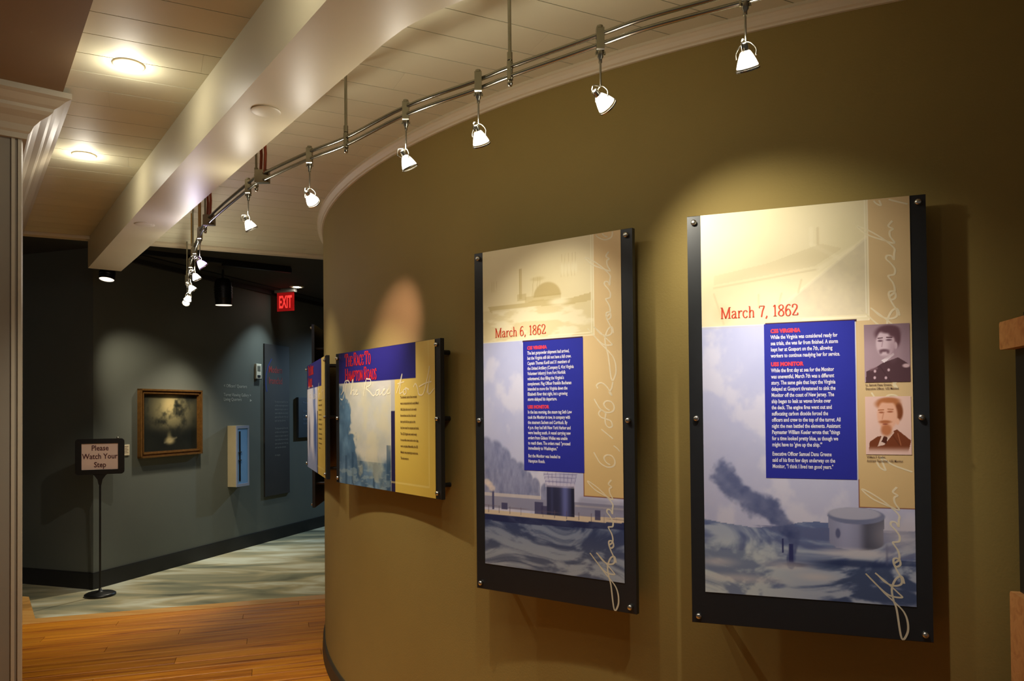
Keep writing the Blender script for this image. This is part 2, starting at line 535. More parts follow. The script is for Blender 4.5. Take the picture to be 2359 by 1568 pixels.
CARPET = ramp_mat('streaked carpet', [(.3, srgb(84, 86, 70)), (.43, srgb(136, 136, 110)), (.52, srgb(172, 162, 126)), (.62, srgb(204, 204, 180)), (.75, srgb(150, 148, 120))], 1.0, (.8, 2.6, 1), rough=.95, distort=.8, bump=.08, detail=4)

# ------------------------------------------------------------------ setting
CX, CY, RW = 2.776, 6.201, 4.215          # centre and radius of the curved wall
ZC = 2.95                                  # ceiling height
def arc(h, r):                             # h: heading in degrees, 0 = nearest to the camera side
    a = math.radians(h)
    return (CX - r * math.sin(a), CY - r * math.cos(a))
H0, H1, HN = -48.0, 172.0, 120
def sweep_arc(prof, name, m, parent=None, h0=H0, h1=H1, n=HN, smooth=True):
    """prof: closed list of (radius, z), swept around the curved wall; every profile edge is its own strip"""
    mb = MB()
    hs = [h0 + (h1 - h0) * i / n for i in range(n + 1)]
    for j in range(len(prof)):
        (r0, z0), (r1, z1) = prof[j], prof[(j + 1) % len(prof)]
        vs = []
        for h in hs:
            vs.append((*arc(h, r0), z0)); vs.append((*arc(h, r1), z1))
        mb.add(vs, [(2 * i, 2 * i + 1, 2 * i + 3, 2 * i + 2) for i in range(n)], smooth)
    for h in (h0, h1):
        mb.add([(*arc(h, r), z) for r, z in prof], [tuple(range(len(prof)))])
    return mb.build(name, m, parent)

wr = sweep_arc([(RW, -.12), (RW, ZC + .1), (RW - .16, ZC + .1), (RW - .16, -.12)], 'wall_right', WALL)
tag(wr, 'long convex curved wall painted olive brown, carrying the graphic panels', kind='structure')
br = sweep_arc([(RW + .018, 0), (RW + .014, .085), (RW + .006, .1), (RW - .01, .1), (RW - .01, 0)], 'baseboard_right', CURVB)
tag(br, 'dark rubber cove base along the foot of the curved wall', kind='structure')
cr = sweep_arc([(RW - .01, ZC - .052), (RW + .010, ZC - .052), (RW + .013, ZC - .046), (RW + .019, ZC - .042), (RW + .027, ZC - .030),
                (RW + .036, ZC - .020), (RW + .040, ZC - .018), (RW + .040, ZC + .01), (RW - .01, ZC + .01)], 'trim_1', TRIMW)
tag(cr, 'cream crown moulding curving along the top of the olive wall', kind='structure')

# ceiling: boards on a dark backing, rows parallel to its far edge
FU = Vector((.900, .435, 0)); FV = Vector((.435, -.900, 0)); FO = Vector((-2.54, 5.75, 0))
ceil = MB().prism([tuple((FO + FU * a + FV * b)[:2]) for a, b in ((-4.6, 0), (6.5, 0), (6.5, 8.2), (-4.6, 8.2))], ZC + .004, ZC + .06).build('ceiling', JOINT)
tag(ceil, 'cream boarded ceiling over the hall', kind='structure')
FANG = math.atan2(FU.y, FU.x)
ROWW, GAP = .166, .004
seg_mesh = {}
rng = random.Random(3)
for k in range(0, 49):
    off = -4.6 + (k * 0.71) % 1.8
    a = -4.6
    cuts = [-4.6] + [off + 1.83 * i for i in range(0, 7) if -4.5 < off + 1.83 * i < 4.3] + [4.4]
    for c0, c1 in zip(cuts[:-1], cuts[1:]):
        L = round(c1 - c0, 3)
        if L not in seg_mesh:
            o = MB().box(.0006, L - .0006, -ROWW + GAP, 0, 0, .012).build('ceiling_board', TILE, ceil)
            seg_mesh[L] = o.data
        else:
            o = bpy.data.objects.new('ceiling_board', seg_mesh[L]); COL.objects.link(o); o.parent = ceil
        p = FO + FU * c0 + FV * (.07 + k * ROWW)
        o.location = (p.x, p.y, ZC - .008); o.rotation_euler = (0, 0, FANG)
# edge trim and fascia toward the gallery
tr = MB()
for (b0, b1, z0, z1) in ((-.02, .06, ZC - .03, ZC), (-.06, -.02, ZC - .018, ZC + .5)):
    tr.prism([tuple((FO + FU * a + FV * b)[:2]) for a, b in ((-4.6, b0), (2.2, b0), (2.2, b1), (-4.6, b1))], z0, z1)
tag(tr.build('trim_2', TRIMW), 'cream edge strip where the hall ceiling stops at the dark gallery', kind='structure')

# beam: runs away from the camera to the left, its right edge flares out near the camera
BU = Vector((-.599, .8007, 0)); BP = Vector((.8007, .599, 0))
ZB = EYE + 1.08
def bp_(d, t):
    p = BP * d + BU * t
    return (p.x, p.y)
beam_poly = [bp_(.775, 6.27), bp_(.775, -2.5), bp_(2.1, -2.5), bp_(1.75, .2), bp_(1.45, .9)] + \
            [(-.03, 1.875), (-.117, 1.937), (-.214, 2.004), (-.300, 2.085)] + [bp_(1.003, 1.95), bp_(1.0, 2.3), bp_(.995, 6.27)]
beam = MB().prism(beam_poly, ZB, ZC).build('ceiling_beam', BEAMM)
tag(beam, 'satin cream dropped beam running diagonally under the ceiling', kind='structure')
for (x, y), r in (((-.873, 2.645), .052), ((-2.09, 4.225), .052)):
    pl = MB().lathe([(0.0, -.004), (r * .86, -.005), (r, -.003), (r, -.003), (r, .004)], 28).build('cover_plate', BEAMM, beam, (x, y, ZB))
    pl['label'] = 'round blank cover plate under the beam'

# soffit over the left side and the pillar (end of a wall) with its crown
ZS = ZC - .03
sof = MB().prism([bp_(.335, 3.45), bp_(.335, -3), bp_(-3.2, -3), bp_(-3.2, 3.45)], ZS, ZC + .02).build('ceiling_soffit', mat('soffit paint', srgb(128, 106, 76), rough=.7, noise=.03))
tag(sof, 'brown soffit above the left pillar', kind='structure')
PD, PT = .366 - .16, 3.41 + .16          # face and front of the pillar
wl = MB().prism([bp_(PD, PT), bp_(PD, 7.2), bp_(-2.2, 7.2), bp_(-2.2, PT)], -.02, ZC).build('wall_left', PILLAR)
tag(wl, 'square greige pillar at the left with crowned top', kind='structure')
def crown_profile(p, z):   # outward p (metres), z
    return [(0, z - .17), (.018, z - .17), (.022, z - .15), (.03, z - .142), (.04, z - .12), (.062, z - .098), (.088, z - .082), (.1, z - .07),
            (.104, z - .058), (.118, z - .05), (.142, z - .03), (.16, z - .022), (.16, z), (0, z)]
cp = crown_profile(0, ZS)
mb = MB()
path = [((-2.2, PT), (0, -1)), ((PD, PT), (1, -1)), ((PD, 7.2), (1, 0))]
for j in range(len(cp) - 1):
    (o0, z0), (o1, z1) = cp[j], cp[j + 1]
    vs = []
    for (d, t), (nd, nt_) in path:
        vs.append((*bp_(d + nd * o0, t + nt_ * o0), z0)); vs.append((*bp_(d + nd * o1, t + nt_ * o1), z1))
    mb.add(vs, [(0, 1, 3, 2), (2, 3, 5, 4)])
mb.build('crown_molding', mat('pillar trim paint', srgb(166, 156, 134), rough=.5, noise=.02), wl)
mb = MB()
for e in (.0, .022):
    mb.prism([bp_(PD - e - .012, PT - .006), bp_(PD - e, PT - .006), bp_(PD - e + (.006 if e == 0 else 0), PT + .02), bp_(PD - e - .012, PT + .02)], 0, ZS - .17)
mb.build('corner_bead', MATS['pillar trim paint'], wl)

# wood floor: boards in rows parallel to its far edge, with a rounded nosing at the step
WU = Vector((.951, .309, 0)); WV = Vector((.309, -.951, 0)); WO = Vector((-3.85, 5.99, 0))
WANG = math.atan2(WU.y, WU.x)
fl = MB().prism([tuple((WO + WU * a + WV * b)[:2]) for a, b in ((-1.2, .03), (7, .03), (7, 8.2), (-1.2, 8.2))], -.1, -.016).build('floor', JOINT)
tag(fl, 'orange pine board floor of the hall', kind='structure')
seg2 = {}
BW = .138
for k in range(1, 56):
    off = (k * .93) % 2.3
    cuts = [-1.2] + [-1.2 + off + 2.3 * i for i in range(5) if .15 < off + 2.3 * i < 7.6] + [6.6]
    for c0, c1 in zip(cuts[:-1], cuts[1:]):
        L = round(c1 - c0, 3)
        if L not in seg2:
            o = MB().bevel_box(.0015, L - .0015, -BW + .0038, -.0002, -.016, 0, .0035).build('floorboard', PLANK, fl)
            seg2[L] = o.data
        else:
            o = bpy.data.objects.new('floorboard', seg2[L]); COL.objects.link(o); o.parent = fl
        p = WO + WU * c0 + WV * (k * BW + .03)
        o.location = (p.x, p.y, 0); o.rotation_euler = (0, 0, WANG)
# nosing board with a round front edge
def nosing(p0, u, L, w, name):
    mb = MB()
    prof = [(0, -.02), (0, .0), (w - .02, .0), (w - .008, -.004), (w, -.014), (w - .004, -.028), (w - .016, -.034), (w - .03, -.034), (w - .03, -.12), (0, -.12)]
    v = Vector((-u.y, u.x, 0))
    vs = []
    for a in (0, L):
        for (q, z) in prof:
            p = p0 + u * a + v * q
            vs.append((p.x, p.y, z + .0025))
    n = len(prof)
    fs = [(i, (i + 1) % n, (i + 1) % n + n, i + n) for i in range(n)] + [tuple(range(n)), tuple(range(2 * n - 1, n - 1, -1))]
    mb.add(vs, fs)
    return mb.build(name, NOSE, fl)
nosing(WO + WU * .0 + WV * (BW + .03), WU, 7, BW + .04, 'step_nosing')
# short return of the deck going back on the left
RU = Vector((-.586, .81, 0)); RP = Vector((.81, .586, 0)); ro = WO + WU * .02 + WV * .06
mb = MB()
mb.prism([tuple((ro + RP * a + RU * b)[:2]) for a, b in ((-.5, -.1), (0, -.1), (0, .93), (-.04, .98), (-.5, .98))], -.1, .003)
mb.build('deck_return', NOSE, fl)

fc = MB().prism([(-9, 4.2), (4, 6.5), (4, 15), (-9, 15)], -.2, -.1).build('floor_carpet', CARPET)
tag(fc, 'streaked grey green carpet of the gallery, one step down', kind='structure')

# gallery walls (dark), one step down from the hall
GC = Vector((-4.170, 7.386, 0)); GD = Vector((.31404, .94941, 0)); GN = Vector((.94941, -.31404, 0))
GANG = math.atan2(GD.y, GD.x)
def gpoly(pts): return [tuple((GC + GD * a + GN * b)[:2]) for a, b in pts]
wb = MB().prism(gpoly([(0, 0), (7.6, 0), (7.6, -.3), (0.3, -4.5), (0, -4.5)]), -.1, 3.32).build('wall_back', GALW)
tag(wb, 'slate grey gallery wall with an outside corner, beyond the step', kind='structure')
bb = MB()
bb.prism(gpoly([(0.0, .018), (7.6, .018), (7.6, 0), (0, 0)]), -.1, .055)
bb.prism(gpoly([(-.018, .018), (0, .018), (0, -4.5), (-.018, -4.5)]), -.1, .055)
bb.prism(gpoly([(0.0, .012), (7.6, .012), (7.6, 0), (0, 0)]), .055, .064)
bb.prism(gpoly([(-.012, .012), (0, .012), (0, -4.5), (-.012, -4.5)]), .055, .064)
tag(bb.build('baseboard_back', GALB), 'tall black base along the gallery wall', kind='structure')
we = MB().prism(gpoly([(7.6, -.3), (7.9, -.3), (7.9, 9), (7.6, 9)]), -.1, 3.32).build('wall_far', GALW)
tag(we, 'far end wall of the gallery', kind='structure')
gc = MB().prism([tuple((FO + FU * -6 + FV * -.06)[:2]), tuple((FO + FU * 6 + FV * -.06)[:2]), (6, 15), (-9, 15), (-9, 4)], 3.30, 3.36).build('ceiling_gallery', GALC)
tag(gc, 'dark ceiling of the gallery', kind='structure')
cv = MB()
cv.prism(gpoly([(0, 0), (7.6, 0), (7.6, .05), (0, .05)]), 3.235, 3.30)
cv.prism(gpoly([(0, .05), (7.6, .05), (7.6, .2), (0, .2)]), 3.285, 3.30)
tag(cv.build('trim_3', mat('dark cove', srgb(40, 38, 34), rough=.7)), 'dark reveal strip between gallery wall and ceiling', kind='structure')
fas = MB().prism([tuple((FO + FU * a + FV * b)[:2]) for a, b in ((-4.6, -.075), (2.2, -.075), (2.2, -.06), (-4.6, -.06))], ZC - .012, 3.31).build('trim_4', GALB)
tag(fas, 'black back of the ceiling edge facing the gallery', kind='structure')

# ------------------------------------------------------------------ graphic panels
def bolt(parent, x, z, y):
    mb = MB()
    M = Matrix.Translation((x, y, z)) @ Matrix.Rotation(math.pi / 2, 4, 'X')
    mb.lathe([(0, .012), (.006, .012), (.0085, .0095), (.0095, .006), (.0095, .006), (.0095, -.002), (.0045, -.002), (.0045, -.008)], 16, M)
    return mb.build('standoff_bolt', STEEL, parent)

def panel_base(name, n, label, w, h, bw, bh, f=1.0, thick=.02):
    X, Y, t, z = n
    root = empty(name, (X * .9 * f, Y * .9 * f, EYE + z * .9 * f), -t, label, 'exhibit panel', 'exhibit panels on the curved wall')
    root.scale = (f, f, f)
    MB().bevel_box(-w, w, 0, thick, -h, h, .0015).build('backing_board', BLACKB, root)
    # stand-off posts to the wall
    for sx in (-1, 1):
        for sz in (-1, 0, 1):
            bolt(root, sx * bw, sz * bh, -.001)
            # post: reach the curved wall behind this point
            px = Vector((X * .9 * f, Y * .9 * f, 0)) + Vector((math.cos(t), -math.sin(t), 0)) * sx * (bw - .03) * f
            nn = Vector((math.sin(t), math.cos(t), 0))
            d = 0.0
            while (Vector((px.x - CX, px.y - CY)) + Vector((nn.x, nn.y)) * d).length > RW and d < .6:
                d += .002
            MB().tube([(sx * (bw - .03), thick - .001, sz * (bh - .03)), (sx * (bw - .03), max(d / f, thick + .002), sz * (bh - .03))], .011, 10).build('standoff_post', BLACKP, root)
    return root

def tall_layout(ink):
    """common ground of the two dated panels"""
    ink.mix(ink.rect(-.4, .4, -.6, .7), (208, 178, 116))
    return ink

def lower_sky(ink, seed):
    n = fbm(ink.X * 9 + 3, ink.Z * 7, seed, 5)
    t = sstep(.3, -.3, ink.Z)
    sky = np.stack([176 + 20 * n + 6 * t, 182 + 18 * n + 4 * t, 222 + 8 * n - 2 * t], -1)
    cl = sstep(.5, .68, fbm(ink.X * 11 + 30, ink.Z * 9 + 4, seed + 5, 5))
    sky = sky * (1 - .55 * cl[..., None]) + np.array([224, 222, 236]) * .55 * cl[..., None]
    return sky

X0, X1, Z0, Z1 = -.31, .31, -.572, .675

def art_march6():
    k = tall_layout(Ink(X0, X1, Z0, Z1, 190, 380, (0, 0, 0)))
    X, Z = k.X, k.Z
    # sea and sky picture
    pic = ((X < .15) | (Z < -.276)) & (Z < .311)
    k.mixa(pic.astype(float), lower_sky(k, 4))
    # bare trees
    tree = np.zeros_like(X)
    for cx, top, r in ((-.30, -.07, .035), (-.255, -.085, .045), (-.215, -.11, .04), (-.175, -.15, .035), (-.135, -.165, .035), (-.1, -.2, .025), (-.065, -.222, .022), (-.02, -.24, .02)):
        b = k.ell(cx, top - r * 1.3, r, r * 1.4, .18)
        b = np.maximum(b, ((abs(X - cx) < r) & (Z < top - r * 1.3) & (Z > -.3)).astype(float))
        tree = np.maximum(tree, b)
    tn = fbm(X * 90, Z * 34, 9, 3)
    k.mix(tree * pic * (.3 + .5 * tn), (92, 100, 142))
    # far bank and snow
    k.mix(k.rect(-.31, -.04, -.302, -.288) * .8, (214, 206, 204))
    bank = ((Z < -.302) & (Z > -.345) & pic).astype(float)
    k.mix(bank * .75, (130, 132, 160))
    k.mix(k.rect(.11, .31, -.318, -.311) * .6, (206, 198, 196))
    # deck
    dz = -.361 - .006 * (1 - (X / .31) ** 2) + .006 * X / .31
    k.mix(((Z < dz + .012) & (Z > dz - .006)).astype(float) * pic, (216, 200, 178))
    # water
    wat = (Z < dz - .006) & pic
    wn = fbm(X * 9 + 12 * fbm(X * 3, Z * 6, 3, 2), Z * 34 + 6 * fbm(X * 4, Z * 5, 31, 2), 12, 5)
    wv = sstep(.36, .66, wn)
    dep = sstep(-.37, -.57, Z)
    wcol = np.stack([56 + 72 * wv + 36 * dep, 70 + 72 * wv + 32 * dep, 112 + 60 * wv + 16 * dep], -1)
    k.mixa(wat.astype(float), wcol)
    k.mix(((Z < dz - .006) & (Z > dz - .03) & pic).astype(float) * .7, (30, 38, 82))
    # turret with awning
    tr_ = k.rect(-.014, .107, -.356, -.246)
    u = (X + .014) / .121
    sh = .45 + .9 * np.exp(-((u - .68) / .14) ** 2) + .2 * np.exp(-((u - .2) / .05) ** 2) - .25 * (u > .9)
    k.mixa(tr_, np.stack([58 * sh + 22, 62 * sh + 24, 96 * sh + 40], -1))
    aw = ((Z > -.246) & (Z < -.196) & (abs(X - .047) < .06 + .0 + (Z + .246) * .22)).astype(float)
    k.mix(aw * .35, (170, 166, 200))
    for i in range(9):
        xb = -.014 + .121 * i / 8; xt = .047 + (xb - .047) * 1.2
        k.mix(k.line(xb, -.246, xt, -.198, .0013) * .6, (108, 104, 160))
    for zz in (-.2, -.212, -.228, -.244):
        q = .06 + (zz + .246) * .22
        k.mix(k.line(.047 - q, zz - .003, .047 + q, zz, .0014) * .6, (108, 104, 160))
    k.mix(k.rect(-.02, .113, -.25, -.236) * .5, (216, 208, 226))
    # deck boxes, stack, rail
    for a, b, z0, z1 in ((-.07, -.03, -.356, -.312), (-.04, -.012, -.356, -.322), (-.225, -.197, -.35, -.325), (.195, .215, -.36, -.325)):
        k.mix(k.rect(a, b, z0, z1) * .85, (66, 66, 104))
    k.mix(k.rect(-.273, -.262, -.352, -.275), (78, 80, 120))
    for q in ((-.272, -.27, .012), (-.285, -.255, .012), (-.298, -.246, .012)):
        k.mix(k.ell(q[0], q[1], q[2] * 1.3, q[2], .4) * .8, (232, 216, 206))
    for i in range(12):
        xr = -.29 + i * .052
        k.mix(k.line(xr, -.365, xr, -.338, .0012) * .7, (96, 84, 104))
    k.mix(k.line(-.31, -.338, .31, -.352, .001) * .5, (110, 96, 112))
    k.mix(k.line(.145, -.3, .31, -.308, .02) * .35, (120, 122, 150))
    # tan field edge
    tanm = (((X >= .15) & (Z > -.276)) | ((X > .199) & (Z > .311))).astype(float)
    g = sstep(-.3, .3, Z)
    k.mixa(tanm, np.stack([214 + 6 * g, 184 + 8 * g, 128 + 14 * g], -1))
    k.mix(k.rect(.148, .31, -.279, -.275) + k.rect(.147, .151, -.279, -.19), (120, 44, 24))
    # upper picture: side-wheel steamer in pale sepia
    up = (X < .199) & (Z > .311)
    n = fbm(X * 6, Z * 6, 21, 4)
    k.mixa(up.astype(float), np.stack([222 + 10 * n, 208 + 10 * n, 164 + 14 * n], -1))
    sep = (196, 176, 122)
    hull = k.poly([(-.285, .452), (-.1, .452), (-.06, .46), (.1, .452), (.19, .466), (.19, .436), (.1, .43), (-.06, .436), (-.27, .428)])
    k.mix(hull * .75, sep)
    k.mix(k.rect(-.105, .06, .452, .476) * .55, sep)
    dome = k.ell(-.003, .468, .062, .055, .08) * (Z > .468)
    k.mix(dome * .8, (188, 166, 110))
    k.mix(k.rect(-.131, -.118, .47, .588) * .7, sep)
    k.mix(k.line(-.1285, .472, -.1285, .588, .0012) * .7, (176, 154, 100))
    k.mix(k.rect(-.14, -.1, .463, .488) * .6, sep)
    for mx in (-.07, -.05, -.04):
        k.mix(k.line(mx, .474, mx + .006, .545, .0016) * .6, sep)
    k.mix(k.ell(-.045, .54, .03, .008, .5) * .5, sep)
    for mx in (.06, .075, .09, .107, .12):
        k.mix(k.line(mx, .535, mx + .004, .62, .0014) * .4, sep)
        k.mix(k.ell(mx + .004, .565, .006, .022, .5) * .45, (240, 232, 200))
    for mx in (-.265, -.255, -.243):
        k.mix(k.line(mx, .51, mx + .002, .55, .0013) * .4, sep)
    wv = sstep(.5, .64, fbm(X * 10, Z * 36, 5, 4))
    sea = ((Z < .436) & up).astype(float)
    k.mix(sea * .25, sep)
    k.mix(sea * wv * .5, (244, 236, 208))
    k.mix(k.ell(.05, .445, .04, .012, .6) * .7, (246, 238, 206))
    # rules around the upper picture
    for r in (k.rect(.186, .19, .318, .68), k.rect(-.31, .19, .317, .321) * (X > -.0), k.rect(.196, .199, .308, .68), k.rect(-.31, .199, .308, .312)):
        k.mix(r * .8, (244, 236, 206))
    k.mix(k.rect(-.31, -.117, .3, .303) * .6, (200, 196, 200))
    k.mix(k.rect(-.117, .151, .302, .3065), (60, 26, 50))
    return k

def art_march7():
    k = tall_layout(Ink(X0, X1, Z0, Z1, 240, 470, (0, 0, 0)))
    X, Z = k.X, k.Z
    pic = ((X < .155) | (Z < -.276)) & (Z < .305)
    k.mixa(pic.astype(float), lower_sky(k, 15))
    # rough sea
    hz = -.345 + .012 * np.sin(X * 16 + 1) + .01 * fbm(X * 14, Z * 0, 3, 3)
    wat = ((Z < hz) & pic).astype(float)
    wn = fbm(X * 6 + 9 * fbm(X * 2.5, Z * 5, 8, 2), Z * 22 + 5 * fbm(X * 3, Z * 4, 33, 2), 41, 5)
    wv = sstep(.4, .64, wn)
    bright = sstep(.05, -.2, X) * sstep(-.36, -.45, Z)
    wcol = np.stack([98 + 74 * wv + 28 * bright, 114 + 70 * wv + 26 * bright, 160 + 44 * wv + 8 * bright], -1)
    k.mixa(wat, wcol)
    dark = sstep(-.1, .1, X) * sstep(-.44, -.47, Z) * sstep(.62, .4, wn)
    k.mix(dark * wat * .7, (58, 74, 108))
    k.mix(k.rect(-.31, .31, -.43, -.345) * sstep(.5, .35, wn) * .6, (96, 104, 146))
    # smoke plume
    pts = catmull([(-.045, -.47), (-.04, -.42), (-.035, -.375), (-.06, -.335), (-.11, -.29), (-.17, -.265), (-.215, -.235), (-.25, -.19)], 8)
    rad = np.interp(np.linspace(0, 1, len(pts)), [0, .2, .4, .65, 1], [.012, .016, .03, .042, .05])
    sm = np.zeros_like(X)
    wob = fbm(X * 22, Z * 22, 17, 4) - .5
    for p, r in zip(pts, rad):
        d = np.sqrt((X - p[0]) ** 2 + (Z - p[1]) ** 2) / r + wob * 1.3
        sm = np.maximum(sm, 1 - sstep(.55, 1.1, d))
    k.mixa(sm * .85 * pic, np.stack([64 + 90 * (wob + .3), 76 + 86 * (wob + .3), 124 + 70 * (wob + .3)], -1))
    k.mix(k.ell(-.03, -.3, .03, .03, .6) * 0, (0, 0, 0))
    k.mix(k.rect(-.07, -.064, -.43, -.385) + k.rect(-.05, -.036, -.46, -.4), (52, 58, 110))
    # turret
    body = np.maximum(k.poly([(.066, -.305), (.072, -.39), (.09, -.405), (.15, -.412), (.2, -.402), (.222, -.38), (.227, -.302)]), k.ell(.147, -.385, .077, .026, .06))
    u = (X - .07) / .155
    s2 = 1.0 - .42 * sstep(.5, .72, u) + .12 * np.exp(-((u - .3) / .2) ** 2)
    k.mixa(body, np.stack([142 * s2, 146 * s2, 172 * s2 + 4], -1))
    k.mix(k.ell(.147, -.304, .081, .026, .05), (116, 124, 158))
    k.mix(k.ell(.142, -.297, .074, .019, .1), (176, 178, 200))
    k.mix(k.ell(.095, -.36, .007, .015, .3), (92, 98, 136))
    k.mix(k.ell(.147, -.42, .1, .014, .6) * .7, (214, 210, 216))
    k.mix(k.ell(.15, -.452, .11, .012, .5) * .85, (44, 58, 100))
    k.mix(k.ell(-.03, -.466, .03, .006, .5) * .8, (40, 48, 88))
    k.mix(k.line(.232, -.39, .232, -.45, .003) * .5, (90, 96, 130))
    k.mix(k.ell(.27, -.36, .06, .05, .9) * .7, (196, 192, 204))
    k.mix(k.rect(.255, .31, -.452, -.436) * .6, (44, 58, 100))
    for cx, cz, rx in ((-.2, -.52, .1), (-.05, -.47, .06), (.03, -.5, .05), (-.27, -.47, .05)):
        k.mix(k.ell(cx, cz, rx, .012, .9) * .6, (214, 208, 208))
    # tan column
    tanm = (((X >= .158) & (Z > -.276)) | ((X > .193) & (Z > .302))).astype(float)
    g = sstep(-.3, .3, Z)
    k.mixa(tanm, np.stack([212 + 0 * g, 182 + 4 * g, 130 + 12 * g], -1))
    k.mix(k.rect(.156, .31, -.279, -.275) + k.rect(.155, .159, -.279, -.19), (120, 44, 24))
    # upper picture: ship's deck in dry dock, very pale
    up = (X < .193) & (Z > .305)
    n = fbm(X * 7, Z * 7, 61, 4)
    k.mixa(up.astype(float), np.stack([222 + 12 * n, 212 + 10 * n, 174 + 14 * n], -1))
    s1 = (202, 186, 146)
    k.mix(k.poly([(-.09, .335), (.19, .56), (.19, .32), (-.06, .32)]) * up * (.25 + .25 * fbm(X * 60, Z * 60, 71, 2)), (190, 178, 160))
    for a, b, c, d, w in ((-.09, .335, .19, .56, .005), (-.27, .43, .05, .47, .003), (.05, .47, .15, .53, .006), (-.27, .41, -.24, .31, .003), (-.13, .36, -.13, .40, .003),
                          (-.07, .36, -.06, .4, .003), (-.01, .4, 0, .44, .003), (.03, .55, .03, .6, .006), (.05, .55, .05, .6, .004), (.03, .55, .11, .5, .006)):
        k.mix(k.line(a, c if False else b, c, d, w) * .45 * up, (238, 228, 196) if w > .0045 else s1)
    k.mix(k.poly([(-.27, .44), (.04, .48), (.12, .53), (.06, .55), (-.1, .5), (-.27, .47)]) * .3 * up, s1)
    k.mix(k.ell(-.24, .34, .03, .03, .6) * .4 * up, s1)
    for r in (k.rect(.184, .187, .312, .68), k.rect(.191, .194, .302, .68), k.rect(-.31, .187, .311, .314) * (X > 0), k.rect(-.31, .194, .302, .305)):
        k.mix(r * .8, (244, 236, 212))
    k.mix(k.rect(-.31, -.112, .296, .299) * .6, (196, 190, 196))
    k.mix(k.rect(-.112, .158, .3, .306), (60, 26, 50))
    return k

def art_portrait(dark):
    # a generic bust on a card, x -.063..063, z -.089...089
    k = Ink(-.063, .063, -.089, .089, 96, 134, (170, 146, 158) if dark else (228, 194, 184))
    X, Z = k.X, k.Z
    if dark:
        k.mix(sstep(.0, .09, Z) * .5, (120, 96, 108)); k.mix(sstep(0, .06, X) * .4, (124, 98, 112))
        coat, skin, hair, collar = (84, 58, 66), (206, 184, 196), (92, 62, 72), (226, 214, 222)
        k.mix(k.poly([(-.06, -.09), (-.058, -.055), (-.03, -.042), (-.012, -.03), (.03, -.014), (.05, -.028), (.064, -.04), (.064, -.09)]), coat)
        k.mix(k.ell(.002, .06, .034, .024, .3), hair); k.mix(k.ell(.024, .046, .014, .03, .3), hair)
        k.mix(k.poly([(-.016, -.022), (.018, .0), (.02, -.006), (-.008, -.03)]), collar)
        k.mix(k.ell(-.004, .03, .026, .042, .14), skin); k.mix(k.ell(.006, .072, .026, .012, .4), hair); k.mix(k.ell(.018, .06, .012, .012, .5), hair)
        k.mix(k.ell(.024, .022, .005, .011, .3), skin)
        k.mix(k.ell(.016, .012, .012, .03, .8) * .5, (150, 120, 134))
        k.mix(k.ell(-.018, .038, .007, .003, .5), (110, 82, 96)); k.mix(k.ell(.006, .04, .008, .003, .5), (110, 82, 96))
        k.mix(k.line(-.024, .046, -.012, .047, .0016) + k.line(0, .048, .014, .047, .0018), (90, 60, 70))
        k.mix(k.line(-.011, .038, -.014, .02, .0016) * .6, (160, 130, 144))
        k.mix(k.ell(-.008, .008, .012, .0045, .7) * .85, (92, 62, 74)); k.mix(k.ell(-.017, .003, .004, .005, .8) * .7, (92, 62, 74)); k.mix(k.ell(.003, .003, .004, .005, .8) * .7, (92, 62, 74))
        k.mix(k.ell(-.006, -.012, .013, .006, .5) * .5, (170, 146, 158))
        for bx, bz in ((-.034, -.055), (-.035, -.075), (.004, -.052), (-.004, -.076)):
            k.mix(k.ell(bx, bz, .0035, .0045, .4), (206, 178, 190))
        k.mix(k.ell(.052, -.04, .01, .006, .4), (200, 172, 180))
        k.mix(k.line(-.046, -.05, -.03, -.046, .004) * .5, (150, 118, 130))
        k.mix(k.line(-.02, -.04, .01, -.088, .001) * .5, (60, 40, 48))
    else:
        coat, skin, hair = (120, 62, 36), (230, 178, 152), (178, 112, 70)
        fade = sstep(-.085, -.06, Z)
        k.mix(k.poly([(-.056, -.09), (-.052, -.05), (-.03, -.034), (-.01, -.03), (.024, -.012), (.04, -.026), (.062, -.046), (.052, -.09)]) * fade, coat)
        k.mix(k.ell(.0, .066, .034, .018, .3), hair); k.mix(k.ell(.03, .042, .011, .026, .3), (128, 70, 40))
        k.mix(k.poly([(-.03, -.064), (-.018, -.03), (.012, -.012), (.016, -.022), (-.012, -.06)]) * .85, (240, 216, 206))
        k.mix(k.poly([(-.02, -.05), (-.012, -.032), (-.002, -.036), (-.006, -.056)]), (80, 38, 26))
        k.mix(k.ell(-.002, .032, .028, .046, .14), skin); k.mix(k.ell(.004, .077, .026, .008, .5), hair)
        k.mix(k.ell(.026, .012, .005, .01, .3), skin)
        k.mix(k.ell(-.018, .04, .007, .0028, .5) + k.ell(.006, .042, .008, .0028, .5), (170, 104, 74))
        k.mix(k.line(-.026, .047, -.012, .048, .0016) + k.line(0, .05, .014, .049, .0016), (176, 112, 76))
        k.mix(k.line(-.012, .04, -.016, .02, .0018) * .6, (196, 134, 106))
        k.mix(k.ell(-.008, .011, .016, .005, .5), (176, 108, 70)); k.mix(k.ell(-.005, -.014, .015, .018, .4), (186, 118, 80))
        k.mix(k.ell(-.008, .004, .007, .002, .5), (150, 80, 60))
        k.mix(k.line(.026, -.024, .034, -.06, .0012) * .6, (196, 130, 96))
        k.mix(k.line(.012, -.03, .03, -.06, .0012) * .5, (80, 36, 20))
    return k

